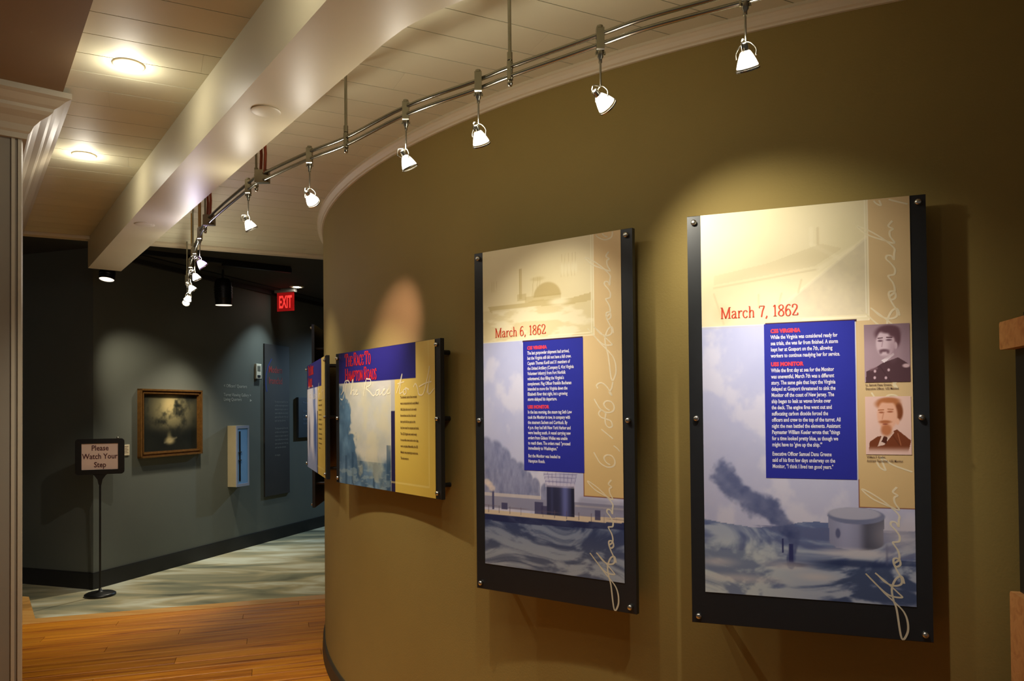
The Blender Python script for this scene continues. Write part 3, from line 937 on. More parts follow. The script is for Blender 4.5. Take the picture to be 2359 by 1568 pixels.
def march_script(root, day, w=.0048):
    mb = MB()
    base = .268
    def put(kind, a0, sc=1.0):
        for st in hand_word(kind):
            ribbon(mb, [(p[0] * sc, p[1] * sc) for p in st], w, -.0025, lambda a, a0=a0: (base - a[1] * 1.22, a0 + a[0]))
    z = -.67
    for rep in range(2):
        put('march', z)
        put(day, z + .505)
        if rep == 0:
            put(',', z + .56)
            put('1', z + .604); put('8', z + .645); put('6', z + .70, .95); put('2', z + .755)
        z += .815
    # keep the lettering on the board
    vs = mb.v
    zmax = .674
    keep = [f for f in mb.f if all(vs[i][2] < zmax for i in f)]
    mb.f = keep; mb.sm = [False] * len(keep)
    return mb.build('script_lettering', SCRIPT, root)

def tall_panel(name, n, label, f, art, date, heads, day):
    root = panel_base(name, n, label, .354, .676, .332, .653, f)
    sheet = art.build('printed_sheet', PRINT, -.002, root)
    serif = MB()
    serif_text(serif, date, -.249, .3275, -.003, .0365, squeeze=.91, thick=.125, thin=.05)
    d = serif.build('date_heading', REDI, sheet); d['label'] = 'red serif date heading'
    nb = MB().box(-.115, .152, -.0028, -.0012, -.192, .303).build('text_block', NAVY, root)
    nb['label'] = 'deep blue block of white text'
    return root, sheet, nb

t3 = [("CSS VIRGINIA", 1), ("The last gunpowder shipment had arrived,", 0), ("but the Virginia still did not have a full crew.", 0), ("Captain Thomas Kevill and 31 members of", 0),
      ("the United Artillery (Company E, 41st Virginia", 0), ("Volunteer Infantry) from Fort Norfolk", 0), ("volunteered, thus filling the Virginia's", 0), ("complement. Flag Officer Franklin Buchanan", 0),
      ("intended to move the Virginia down the", 0), ("Elizabeth River that night, but a growing", 0), ("storm delayed his departure.", 0), ("", .5), ("USS MONITOR", 1), ("In the late morning, the steam tug Seth Low", 0),
      ("took the Monitor in tow, in company with", 0), ("the steamers Sachem and Currituck. By", 0), ("4 p.m. they had left New York Harbor and", 0), ("were heading south. A vessel carrying new", 0),
      ("orders from Gideon Welles was unable", 0), ("to reach them. The orders read: \"proceed", 0), ("immediately to Washington.\"", 0), ("", .5), ("But the Monitor was headed to", 0), ("Hampton Roads.", 0)]
t4 = [("CSS VIRGINIA", 1), ("While the Virginia was considered ready for", 0), ("sea trials, she was far from finished. A storm", 0), ("kept her at Gosport on the 7th, allowing", 0), ("workers to continue readying her for service.", 0), ("", .4),
      ("USS MONITOR", 1), ("While the first day at sea for the Monitor", 0), ("was uneventful, March 7th was a different", 0), ("story. The same gale that kept the Virginia", 0), ("delayed at Gosport threatened to sink the", 0),
      ("Monitor off the coast of New Jersey. The", 0), ("ship began to leak as waves broke over", 0), ("the deck. The engine fires went out and", 0), ("suffocating carbon dioxide forced the", 0), ("officers and crew to the top of the turret. All", 0),
      ("night the men battled the elements. Assistant", 0), ("Paymaster William Keeler wrote that \"things", 0), ("for a time looked pretty blue, as though we", 0), ("might have to 'give up the ship.'\"", 0), ("", .5),
      ("Executive Officer Samuel Dana Greene", 0), ("said of his first few days underway on the", 0), ("Monitor, \"I think I lived ten good years.\"", 0)]
def block_text(nb, lines, z, pitch, size):
    w = MB()
    def flush(mb):
        if mb.v:
            mb.build('body_text', WHITEI, nb)
        return MB()
    for t_, h in lines:
        if h == 1 or not t_:
            w = flush(w)
        if not t_:
            z -= pitch * h; continue
        if h == 1:
            r = MB()
            text_lines(r, [t_], -.095, z, -.0034, size * .96, pitch, weight=.0011, squeeze=.86)
            o = r.build('ship_heading', PINKI, nb); o['label'] = 'red capital heading naming a ship'
        else:
            text_lines(w, [t_], -.095, z, -.0034, size, pitch, width=.237, weight=.0004, squeeze=.62 if len(t_) > 34 else .64)
        z -= pitch
    flush(w)

P1 = (-1.396, 5.274, 1.203, -.035); P2 = (-.715, 4.091, .912, -.040); P3 = (.155, 3.112, .624, -.045); P4 = (1.028, 2.619, .347, -.038)
root3, sheet3, nb3 = tall_panel('exhibit_panel', P3, 'tall exhibit panel headed March 6, 1862, with a turret on grey water', 1.0, art_march6(), 'March 6, 1862', None, '6')
block_text(nb3, t3, .272, .0197, .0178)
march_script(root3, '6')
root4, sheet4, nb4 = tall_panel('exhibit_panel', P4, 'tall exhibit panel headed March 7, 1862, with two portraits and a smoke plume', .985, art_march7(), 'March 7, 1862', None, '7')
block_text(nb4, t4, .274, .0198, .0178)
for dark, zc, cap in ((True, .198, ["Lt. Samuel Dana Greene,", "Executive Officer, USS Monitor"]), (False, -.024, ["William F. Keeler,", "Assistant Paymaster, USS Monitor"])):
    po = art_portrait(dark).build('portrait_photo', PRINT, -.0034, root4)
    po.location = (.241, 0, zc)
    po['label'] = 'mauve photograph of a bearded man in a dark uniform' if dark else 'pale sepia photograph of a man with a beard and dark jacket'
    c = MB(); text_lines(c, cap, -.061, -.1, -.0038, .0098, .0115, width=.124, weight=.0001, squeeze=.74)
    c.build('caption_text', SHADEI, po)
march_script(root4, '7')

# the two wide panels
WX0, WX1, WZ0, WZ1 = -.497, .497, -.353, .353
def art_wide(second):
    k = Ink(WX0, WX1, WZ0, WZ1, 230, 165, (196, 168, 70))
    X, Z = k.X, k.Z
    g = sstep(.3, -.3, Z)
    k.mixa(np.ones_like(X), np.stack([220 - 8 * g, 192 - 10 * g, 104 - 24 * g], -1))
    pic = ((X < .132) & (Z < .19)).astype(float)
    n = fbm(X * 7 + 2, Z * 8, 3 if not second else 23, 5)
    k.mixa(pic, np.stack([168 + 40 * n, 170 + 34 * n, 160 + 34 * n], -1))
    w2 = fbm(X * 16, Z * 14, 6, 4) - .5
    if not second:
        edge = .1 - 1.25 * (X + .47) + .16 * w2 * 3
        dark = sstep(.03, -.03, Z - np.where(X < -.28, edge + .02, edge * .55 - .14) + 0)
        k.mixa(pic * dark, np.stack([46 + 70 * (w2 + .4), 72 + 80 * (w2 + .4), 98 + 80 * (w2 + .4)], -1))
        low = sstep(-.17, -.24, Z + w2 * .06) * (1 - .75 * np.exp(-((X + .13) / .14) ** 2 * 1.0) * (Z > -.22))
        k.mixa(pic * low, np.stack([48 + 86 * (w2 + .35), 74 + 92 * (w2 + .35), 100 + 92 * (w2 + .35)], -1))
        for a, z1 in ((.07, -.13), (-.08, -.23), (-.32, -.18), (-.4, -.2)):
            k.mix(k.rect(a - .026, a + .03 if a == .07 else a, -.36, z1) * .6 * pic, (44, 70, 96))
        puff = sstep(.45, .7, fbm(X * 9 + 5, Z * 9, 91, 5)) * pic * (1 - dark)
        k.mix(puff * .5, (206, 196, 158))
        ref = sstep(.55, .66, fbm(X * 16, Z * 60, 55, 3)) * (Z < -.24) * pic
        k.mix(ref * .5, (150, 166, 166))
    else:
        k.mixa(pic, np.stack([196 + 30 * n, 196 + 26 * n, 208 + 20 * n], -1))
        k.mix(sstep(.1, .0, np.abs(X + .05 + .3 * (Z - .1)) - .03 * w2 * 4) * pic * .7, (70, 96, 160))
        k.mix(k.ell(-.02, -.12, .09, .13, .4) * pic * .8, (60, 88, 150))
        k.mix(k.ell(-.36, -.12, .04, .12, .5) * pic * .7, (60, 64, 90))
        k.mix(sstep(-.18, -.3, Z + w2 * .1) * pic * .7, (120, 136, 178))
    k.mix(k.rect(.086, .091, -.36, .18) * .7, (214, 208, 190))
    k.mix(k.rect(.09, .131, -.353, .036), (34, 30, 72))
    k.mix(k.rect(.09, .131, .036, .186) * .7, (170, 168, 170))
    k.mix(k.rect(.09, .44, -.312, -.305) * .6 + k.rect(.44, .445, -.312, .353) * .5, (226, 208, 130))
    k.mix(k.rect(-.5, .33, .186, .36), (34, 30, 108))
    return k

def wide_panel(n, label, f, second):
    root = panel_base('exhibit_panel', n, label, .54, .355, .515, .328, f)
    sheet = art_wide(second).build('printed_sheet', PRINT, -.002, root)
    mb = MB()
    if not second:
        serif_text(mb, 'THE RACE TO', -.418, .277, -.0034, .068, squeeze=.67, small=.78, thick=.2, thin=.09)
        serif_text(mb, 'HAMPTON ROADS', -.418, .197, -.0034, .068, squeeze=.655, small=.78, thick=.2, thin=.09)
    else:
        serif_text(mb, 'THE HOME', -.418, .277, -.0034, .068, squeeze=.9, small=.8, thick=.26, thin=.12)
        serif_text(mb, 'FRONT', -.418, .197, -.0034, .068, squeeze=1.0, small=.8, thick=.26, thin=.12) if False else serif_text(mb, 'MARCH', -.418, .197, -.0034, .068, squeeze=1.0, small=.8, thick=.26, thin=.12)
    t = mb.build('title_text', REDT, sheet); t['label'] = 'red small-capital title on the navy band'
    tx = MB()
    lines = ["The dramatic clash of the ironclads", "was an unexpected end to early March", "1862. Each side raced to be ready:", "the workmen and the Union and", "their yards fell into panic as the", "day drew near for conquest and trade.",
             "The CSS Virginia was nearly ready", "for sea while crews took on her ship;", "worn complete. Meanwhile, the USS", "Monitor was preparing to set to sea.", "The race was on."]
    text_lines(tx, lines, .186, .096, -.0034, .0165, .0289, width=.205, weight=.0003, squeeze=.66)
    tx.build('body_text', BROWNI, sheet)
    # handwriting across the sheet: "The Race to Ha..."
    hw = MB()
    S = [[(-.47, .13), (-.44, .155), (-.42, .2), (-.38, .205), (-.36, .19)], [(-.4, .2), (-.42, .15), (-.45, .105), (-.475, .11)],
         [(-.36, .125), (-.33, .17), (-.32, .205), (-.33, .2), (-.345, .13), (-.33, .15), (-.31, .15), (-.312, .128), (-.29, .135), (-.27, .15), (-.285, .15), (-.285, .128), (-.26, .132)],
         [(-.2, .12), (-.17, .2), (-.15, .205), (-.12, .2), (-.12, .175), (-.17, .16), (-.13, .14), (-.09, .118), (-.06, .13)],
         [(-.03, .148), (-.06, .14), (-.06, .12), (-.035, .125), (-.025, .15), (-.02, .122), (.01, .135), (.035, .148), (.015, .145), (.012, .122), (.035, .122), (.055, .14), (.07, .146), (.055, .126), (.085, .128)],
         [(.15, .125), (.18, .17), (.205, .215), (.19, .17), (.18, .125), (.21, .13)], [(.16, .17), (.225, .178)], [(.235, .145), (.215, .135), (.225, .118), (.245, .128), (.235, .148), (.27, .14)],
         [(.31, .15), (.33, .165), (.35, .14), (.36, .115), (.40, .12), (.44, .2), (.455, .24)], [(.36, .15), (.42, .165), (.47, .17)], [(.43, .12), (.46, .2), (.44, .14), (.45, .115), (.495, .14)]]
    for grp in (S[:3], S[3:5], S[5:8], S[8:]):
        hw = MB()
        for st in grp:
            ribbon(hw, st, .006, -.0036, lambda a: (a[0], a[1] - .004))
        hw.build('script_lettering', SCRIPT, sheet)
    return root

root2 = wide_panel(P2, 'wide exhibit panel titled The Race to Hampton Roads with burning-harbour picture', .985, False)
root1 = wide_panel(P1, 'foreshortened wide exhibit panel left of The Race to Hampton Roads panel, at the wall edge', .995, True)
# a further tall panel beyond the bulge of the wall, seen edge-on from behind
h5 = 85.0
cx5, cy5 = arc(h5, RW + .085)
root5 = empty('exhibit_panel', (cx5, cy5, EYE - .03), -math.radians(h5), 'black panel seen edge-on behind the bulge of the curved wall', 'exhibit panel', 'exhibit panels on the curved wall')
MB().bevel_box(-.354, .354, 0, .02, -.676, .676, .0015).build('backing_board', BLACKB, root5)
for sx in (-1, 1):
    for sz in (-1, 0, 1):
        bolt(root5, sx * .332, sz * .653, -.001)
    MB().tube([(sx * .3, .019, .5), (sx * .3, .1, .5)], .011, 10).build('standoff_post', BLACKP, root5)
    MB().tube([(sx * .3, .019, -.5), (sx * .3, .1, -.5)], .011, 10).build('standoff_post', BLACKP, root5)
MB().box(-.31, .31, -.002, 0, -.572, .676).build('printed_sheet', mat('plain print', srgb(150, 140, 110), rough=.45, noise=.2, nscale=6), root5)

# ------------------------------------------------------------------ track lighting
ZR = EYE + 1.02
rail_plan = [(1.05, 1.62), (.80, 1.70), (.627, 1.803), (.376, 1.941), (.25, 2.035), (.003, 2.223), (-.099, 2.31), (-.352, 2.507), (-.618, 2.786), (-.799, 2.939), (-1.087, 3.218),
             (-1.188, 3.341), (-1.616, 3.944), (-1.86, 4.392), (-2.143, 4.956), (-2.40, 5.50), (-2.50, 5.70)]
rail_pts = catmull(rail_plan, 6)
track = empty('track_rail', (0, 2.2, ZR), 0, 'satin nickel twin-tube lighting rail curving below the ceiling', 'light rail')
def tl(p): return (p[0], p[1] - 2.2, p[2] - ZR)
for dz in (.014, -.014):
    MB().tube([tl((p[0], p[1], ZR + dz)) for p in rail_pts], .0065, 8).build('rail_tube', RAILM, track)
def rod(x, y, parent, m=RAILM, r=.0055, dx=0.0):
    MB().tube([tl((x + dx, y, ZR + .03)), tl((x + dx, y, ZC))], r, 8).build('hanging_rod', m, parent)
    mb = MB()
    mb.tube([tl((x + dx, y, ZR - .026)), tl((x + dx, y, ZR + .03))], .0095, 10)
    mb.tube([tl((x + dx, y, ZR + .034)), tl((x + dx, y, ZR + .058))], .0085, 10)
    mb.lathe([(0, -.012), (.006, -.01), (.0085, 0), (.006, .008), (0, .01)], 10, Matrix.Translation(tl((x + dx, y, ZR - .034))))
    mb.build('rail_clamp', RAILM, parent)
for (x, y) in ((.003, 2.223), (-.618, 2.786), (-1.12, 3.26), (-1.66, 4.02), (-2.02, 4.70), (.80, 1.70), (-2.46, 5.62)):
    rod(x, y, track)
for (x, y, dx) in ((-1.087, 3.218, .0), (-1.06, 3.19, .0), (-1.62, 3.95, 0), (-1.585, 3.90, 0)):
    mb = MB()
    mb.tube([tl((x, y, ZR + .01)), tl((x + .004, y, ZR + .1)), tl((x - .002, y, ZR + .2)), tl((x, y, ZC))], .0068, 8)
    mb.build('feed_wire', COPPER, track)
for (x, y) in ((-1.80, 4.28), (-2.08, 4.83)):
    MB().tube([tl((x, y, ZR)), tl((x, y, ZC))], .009, 8).build('feed_conduit', BRASS, track)
for (x, y) in ((-1.075, 3.205), (-1.60, 3.925)):
    MB().box(x - .03, x + .03, y - 2.2 - .012, y - 2.2 + .012, -.026, .03).build('feed_box', RAILM, track)

def lamp_matrix(aim):
    q = Vector(aim).normalized().to_track_quat('Z', 'Y')
    return q.to_matrix().to_4x4()

def panel_pt(P, f, s, z, out=0.0):
    X, Y, t, zc = P
    return Vector((X * .9 * f + math.cos(t) * s - math.sin(t) * out, Y * .9 * f - math.sin(t) * s - math.cos(t) * out, EYE + zc * .9 + z))

heads = [  # plan position, what it lights, colour of its light, power factor, beam angle, label
 ((.576, 1.79), panel_pt(P4, 1, .02, -.25), (1, .92, .82), 2.1, 60, 'track lamp nearest the camera, at the right end of the rail'),
 ((.252, 2.03), panel_pt(P4, 1, -.16, .47), (1, .93, .76), 1.6, 72, 'second track lamp from the right, glowing beside the crown moulding'),
 ((-.096, 2.29), panel_pt(P3, 1, .03, .12), (1, .93, .78), 1.05, 72, 'third track lamp from the right, the brightest, left of the hanging rod'),
 ((-.352, 2.507), panel_pt(P3, 1, .06, -.35), (1, .93, .80), 1.6, 62, 'fourth track lamp from the right, above the gap between the wide and March 6 panels'),
 ((-.797, 2.937), panel_pt(P2, 1, .12, .45), (1, .62, .80), 1.5, 38, 'fifth track lamp from the right, alone left of the crown moulding bend'),
 ((-1.182, 3.333), panel_pt(P2, 1, .0, -.3), (1, .92, .76), 2.9, 70, 'sixth track lamp from the right, below the copper feed wires'),
 ((-1.765, 4.20), panel_pt(P1, 1, .1, .1), (1, .9, .82), 1.0, 74, 'violet tinted track lamp at the top of the far lamp cluster'),
 ((-1.964, 4.60), panel_pt(P1, 1, -.2, -.5), (1, .92, .76), .9, 74, 'upper white lamp of the far cluster, just below the violet one'),
 ((-2.176, 5.03), (-1.35, 5.6, 1.2), (1, .92, .76), .7, 74, 'middle lamp of the far cluster on the rail'),
 ((-2.379, 5.46), (-3.5, 6.15, 0.0), (1, .9, .74), 6.0, 62, 'last but one lamp at the far end of the rail'),
 ((-2.468, 5.64), (-3.93, 7.1, 1.15), (1, .92, .80), 1.6, 26, 'lowest looking lamp at the very far end of the rail'),
]
VIOLET = mat('violet lamp glass', (.8, .6, 1), rough=.05, trans=.7, emit=(.62, .38, 1.0), estr=2.2)
for i, ((x, y), tgt, colr, k, cone, lab) in enumerate(heads):
    drop = .165
    root = empty('track_lamp', (x, y, ZR), 0, lab, 'spotlight', 'track lamps on the curved rail')
    # clamp on the rail, adapter, stem
    mb = MB()
    mb.bevel_box(-.011, .011, -.011, .011, -.034, .03, .003)
    mb.tube([(0, 0, .028), (0, 0, .036)], .009, 12)
    mb.build('clamp', RAILM, root)
    mb = MB()
    mb.tube([(0, 0, -.034), (0, 0, -.05), (0, 0, -.056), (0, 0, -.066)], [.0085, .0085, .005, .005], 10)
    for sx in (-.011, .011):
        mb.tube([(sx, 0, -.036), (sx * 1.1, 0, -.044)], .003, 6)
    mb.build('adapter', RAILM, root)
    MB().tube([(0, 0, -.06), (0, 0, -drop + .032)], .0028, 8).build('stem', RAILM, root)
    c = Vector((0, 0, -drop))
    aim = (Vector(tgt) - (Vector((x, y, ZR)) + c)).normalized()
    # a head is never tilted flatter than its yoke lets it
    M = Matrix.Translation(c) @ lamp_matrix(aim)
    side = Vector((-aim.y, aim.x, 0)).normalized()
    # wire yoke from the stem's foot around the lamp
    top = Vector((0, 0, -drop + .034))
    yk = MB()
    for sgn in (-1, 1):
        e = c + side * sgn * .024 + aim * .004
        yk.tube([tuple(v) for v in catmull([top, top + side * sgn * .012 - Vector((0, 0, .006)), e + Vector((0, 0, .016)), e], 5)], .0018, 6)
    back = c - Vector((aim.x, aim.y, 0)).normalized() * .028
    yk.tube([tuple(v) for v in catmull([top, back + Vector((0, 0, .028)), back + Vector((0, 0, .006)), c + aim * .0], 5)], .0016, 6)
    yk.build('yoke', RAILM, root)
    # socket, flared glass reflector, front ring, glowing bulb
    sk = MB().lathe([(0, -.03), (.008, -.03), (.009, -.026), (.009, -.012), (.009, -.012), (.011, -.01)], 14, M)
    sk.build('socket', RAILM, root)
    rf = MB().lathe([(.009, -.012), (.013, -.008), (.018, .002), (.0225, .013), (.026, .024), (.0262, .026), (.0262, .026), (.0245, .026), (.021, .013), (.0165, .003), (.0115, -.006), (.008, -.009)], 22, M)
    o = rf.build('reflector', VIOLET if i == 6 else GLASSL, root); o['label'] = 'flared glowing glass reflector'
    MB().lathe([(.0262, .030), (.029, .030), (.029, .034), (.0262, .034), (.0262, .030)], 22, M, smooth=False).build('front_ring', RAILM, root)
    bl = MB().lathe([(0, .012), (.007, .011), (.0115, .005), (.012, -.001), (.010, -.006), (0, -.008)], 14, M)
    o = bl.build('bulb', BULB, root); o['label'] = 'white hot halogen bulb'
    lamp('SPOT', 'lamp_beam', (Vector((x, y, ZR)) + c + aim * .04)[:], LAMP_W * k, colr, root, tgt, cone, 1.0, .016)
    g = lamp('POINT', 'lamp_glow', (Vector((x, y, ZR)) + c - aim * .045)[:], GLOW_W * (.4 if i == 0 else .6 + .4 * min(k, 1.2)), (.75, .7, 1) if i == 6 else (1, .93, .8), root, radius=.02)

# ------------------------------------------------------------------ recessed lights of the hall ceiling
def downlight(name, x, y, z, label, power, colr=(1, .93, .8), r=.05, group='recessed ceiling lights', size=72, blend=.9, ceil_fill=2.2, aim=None):
    root = empty(name, (x, y, z), 0, label, 'ceiling light', group)
    MB().lathe([(r * .6, .0), (r * .64, -.006), (r, -.006), (r * 1.1, -.004), (r * 1.12, .0), (r * 1.12, .002)], 26).build('trim_ring', TRIMW, root)
    MB().lathe([(0, -.0005), (r * .6, -.0005)], 24).build('reflector_cone', STEEL, root)
    MB().lathe([(0, -.009), (r * .3, -.0085), (r * .5, -.005), (r * .52, -.001)], 18).build('bulb', BULB, root)
    lamp('SPOT', 'lamp_beam', (x, y, z - .012), power, colr, root, aim or (x, y, z - 1), size, blend, .04)
    if ceil_fill:
        lamp('POINT', 'lamp_glow', (x, y, z - .06), ceil_fill, colr, root, radius=.04)  # added point light below the bulb, brightens the ceiling around it
    return root
downlight('recessed_light', -1.42, 2.75, ZC - .008, 'recessed ceiling light nearer the camera, between soffit and beam', DOWN_W)
downlight('recessed_light', -2.14, 3.71, ZC - .008, 'recessed ceiling light farther back, above the left pillar crown', DOWN_W)
downlight('recessed_light', -.70, 1.79, ZC - .008, 'unseen ceiling light added overhead, continuing the row of two in view', DOWN_W)  # added out of view so that floor bounce brightens the ceiling

# ------------------------------------------------------------------ gallery: things on the wall (s along the wall, height z, out from the wall)
def gp(s, out, z):
    p = GC + GD * s + GN * out
    return (p.x, p.y, z)
def wall_root(name, s, z, label, cat, out=0.0, group=None):
    # local x along the wall away from the corner, local -y out of the wall
    return empty(name, gp(s, out, z), GANG, label, cat, group)

# painting
fr = wall_root('framed_painting', 1.015, 1.532, 'dark seascape painting in a gilt frame on the gallery wall', 'painting')
W2, H2 = .462, .372
for (x0, x1, z0, z1) in ((-W2, W2, H2 - .062, H2), (-W2, W2, -H2, -H2 + .062), (-W2, -W2 + .062, -H2 + .062, H2 - .062), (W2 - .062, W2, -H2 + .062, H2 - .062)):
    mb = MB()
    hor = (x1 - x0) > (z1 - z0)
    outer_hi = (z1 == H2) if hor else (x1 == W2)
    for a0, a1, dep in ((0, .3, .05), (.3, .62, .036), (.62, .8, .042), (.8, 1.0, .028)):
        if hor:
            q0, q1 = (z1 - (z1 - z0) * a1, z1 - (z1 - z0) * a0) if outer_hi else (z0 + (z1 - z0) * a0, z0 + (z1 - z0) * a1)
            ins = .062 * a0
            mb.box(x0 + ins, x1 - ins, -dep, 0, q0, q1)
        else:
            q0, q1 = (x1 - (x1 - x0) * a1, x1 - (x1 - x0) * a0) if outer_hi else (x0 + (x1 - x0) * a0, x0 + (x1 - x0) * a1)
            mb.box(q0, q1, -dep, 0, z0 - .062 * (1 - a0) * 1.0, z1 + .062 * (1 - a0))
    mb.build('frame_rail', GOLD, fr)
k = Ink(-.402, .402, -.312, .312, 110, 86, (34, 34, 28))
n = fbm(k.X * 6, k.Z * 6, 3, 5); n2 = fbm(k.X * 11, k.Z * 11, 13, 5)
k.mixa(np.ones_like(k.X), np.stack([26 + 34 * n, 27 + 32 * n, 24 + 24 * n], -1))
gl = k.ell(-.0, .15, .26, .19, .9) * sstep(.15, .6, n2)
k.mix(gl, (158, 146, 104)); k.mix(k.ell(-.01, .2, .1, .1, .8) * sstep(.35, .6, n2) * .8, (214, 190, 132))
k.mix(sstep(-.02, -.12, k.Z) * .5, (22, 24, 22))
k.mix(k.ell(-.02, -.2, .06, .035, .8) * .9, (206, 186, 132)); k.mix(k.ell(-.03, -.16, .03, .05, .8) * .5, (170, 156, 112)); k.mix(k.line(-.1, -.22, .08, -.17, .01, .9) * .5, (150, 140, 110))
k.build('canvas', vcol_mat('oil paint', rough=.35), -.018, fr)

# label card
lc = wall_root('label_card', .38, 1.258, 'small cream label card between sign and painting', 'label')
MB().bevel_box(-.062, .062, -.008, 0, -.056, .056, .001).build('card', CARD, lc)
mb = MB()
for q in range(5):
    mb.box(-.05, .045 - .012 * (q % 2), -.0088, -.0079, .034 - q * .016, .038 - q * .016)
mb.build('card_text', SHADEI, lc)

# white vinyl lettering
wt = wall_root('wall_lettering', 1.9, 1.955, 'three lines of pale directional lettering on the slate wall', 'lettering')
mb = MB()
text_lines(mb, ["< Officers' Quarters", "", "Turret Viewing Gallery >", "Living Quarters"], 0, 0, -.002, .058, .056, weight=.0006, squeeze=.92, width=.52)
mb.add([(.5, -.002, -.178), (.54, -.002, -.16), (.5, -.002, -.142)], [(0, 1, 2)])
mb.build('letters', mat('pale vinyl', srgb(190, 190, 176), rough=.6), wt)

# thermostat
th = wall_root('thermostat', 2.55, 2.18, 'small white thermostat beside the dark text panel', 'thermostat')
MB().bevel_box(-.052, .052, -.03, 0, -.1, .1, .006).build('housing', mat('white plastic', srgb(225, 218, 196), rough=.4, noise=.02), th)
MB().box(-.03, .03, -.032, -.029, .0, .07).build('window', mat('grey window', srgb(120, 120, 110), rough=.2), th)
MB().box(-.03, .03, -.034, -.029, -.08, -.05).build('slider', BLACKP, th)
MB().box(-.052, .052, -.033, -.02, -.108, -.1).build('bottom_vent', BLACKP, th)

# wall cabinet with a pale blue glass door
cb = wall_root('wall_cabinet', 2.09, 1.095, 'shallow beige wall cabinet with a pale blue glass door', 'cabinet')
BEIGE = mat('beige cabinet paint', srgb(176, 162, 128), rough=.5, noise=.04)
mb = MB()
w, h, d = .12, .38, .124
mb.box(-w, w, -.01, 0, -h, h); mb.box(-w, -w + .012, -d, -.01, -h, h); mb.box(w - .012, w, -d, -.01, -h, h); mb.box(-w + .012, w - .012, -d, -.01, h - .012, h); mb.box(-w + .012, w - .012, -d, -.01, -h, -h + .012)
mb.build('body', BEIGE, cb)
dr = MB()
dr.box(-w, w, -d - .012, -d, h - .035, h); dr.box(-w, w, -d - .012, -d, -h, -h + .035); dr.box(-w, -w + .022, -d - .012, -d, -h + .035, h - .035); dr.box(w - .022, w, -d - .012, -d, -h + .035, h - .035)
door = dr.build('door', mat('blue grey door frame', srgb(150, 160, 186), rough=.45), cb)
MB().box(-w + .022, w - .022, -d - .008, -d - .004, -h + .035, h - .035).build('glass_pane', mat('pale blue glass', srgb(120, 168, 222), rough=.12, noise=.05, nscale=3), door)
MB().box(-w + .048, -w + .076, -d - .011, -d - .008, -h + .07, h - .07).build('dark_slot', BLACKP, door)
mb = MB()
for zz in (.05, -.05):
    mb.box(-w + .03, -w + .09, -d - .016, -d - .011, zz - .006, zz + .006)
mb.build('latch', STEEL, door)

# tall grey text panel
tp = wall_root('text_panel', 2.955, 1.535, 'tall charcoal text panel with a red two-line title on the gallery wall', 'exhibit panel')
CHAR = mat('charcoal panel', srgb(58, 54, 52), rough=.6, noise=.08, nscale=6)
board = MB().bevel_box(-.275, .275, -.022, 0, -1.025, 1.025, .002).build('board', CHAR, tp)
mb = MB()
text_lines(mb, ["Modern", "Ironclad"], -.19, .64, -.0235, .13, .15, weight=.002, width=.3)
mb.build('title_text', mat('dull red ink', srgb(160, 44, 30), rough=.6), board)
mb = MB()
words = ["The ship was raised from the", "sea floor and brought ashore", "where it is kept in tanks of", "water while the iron slowly", "gives up the salt of the sea", "and can be shown."]
text_lines(mb, words + [""] + words + ["", "in stages."], -.06, .235, -.0235, .034, .052, weight=.0004, width=.3)
mb.build('body_text', mat('grey body ink', srgb(128, 128, 122), rough=.6), board)
mb = MB()
ribbon(mb, [(-.12, .95), (-.19, .86), (-.24, .74), (-.25, .6), (-.23, .5)], .022, -.0235, lambda a: (a[0], a[1] - .12))
mb.build('blue_arc', mat('blue ink', srgb(40, 52, 120), rough=.6), board)

# small dark panel farther on
sp = wall_root('text_panel', 3.74, 1.56, 'small dark blue-grey text panel between the tall text panel and the curved wall', 'exhibit panel')
b2 = MB().bevel_box(-.31, .31, -.035, 0, -.29, .29, .002).build('board', mat('dark blue panel', srgb(52, 62, 74), rough=.55, noise=.08), sp)
mb = MB(); text_lines(mb, ["Please do not touch", "", "Objects in this gallery", "are fragile and may be", "harmed by the oils of", "the hands of visitors."], -.2, .2, -.0365, .045, .06, weight=.0004, width=.46)
mb.build('body_text', mat('pale blue ink', srgb(110, 126, 150), rough=.6), b2)

# ------------------------------------------------------------------ sign stand
sg = empty('sign_stand', (-3.96, 7.13, -.1), math.radians(22), 'black floor sign stand reading Please Watch Your Step', 'sign')
MB().lathe([(0, 0), (.135, 0), (.138, .006), (.136, .02), (.12, .03), (.04, .038), (.016, .05), (.012, .07), (0, .072)], 32).build('base', BLACKP, sg)
MB().tube([(0, 0, .05), (0, 0, 1.12)], .009, 10).build('pole', BLACKP, sg)
mb = MB()
fr_ = [(-.075, 1.17), (-.05, 1.15), (-.022, 1.11), (-.012, 1.06), (.012, 1.06), (.022, 1.11), (.05, 1.15), (.075, 1.17)]
mb.add([(x, -.008, z) for x, z in fr_] + [(x, .008, z) for x, z in fr_], [tuple(range(8)), tuple(range(15, 7, -1))] + [(i, (i + 1) % 8, (i + 1) % 8 + 8, i + 8) for i in range(8)])
mb.build('bracket', BLACKP, sg)
def rounded(w, h, r, n=5):
    out = []
    for cx, cz, a0 in ((w - r, h - r, 0), (-w + r, h - r, 90), (-w + r, -h + r, 180), (w - r, -h + r, 270)):
        for i in range(n + 1):
            a = math.radians(a0 + 90 * i / n)
            out.append((cx + r * math.cos(a), cz + r * math.sin(a)))
    return out
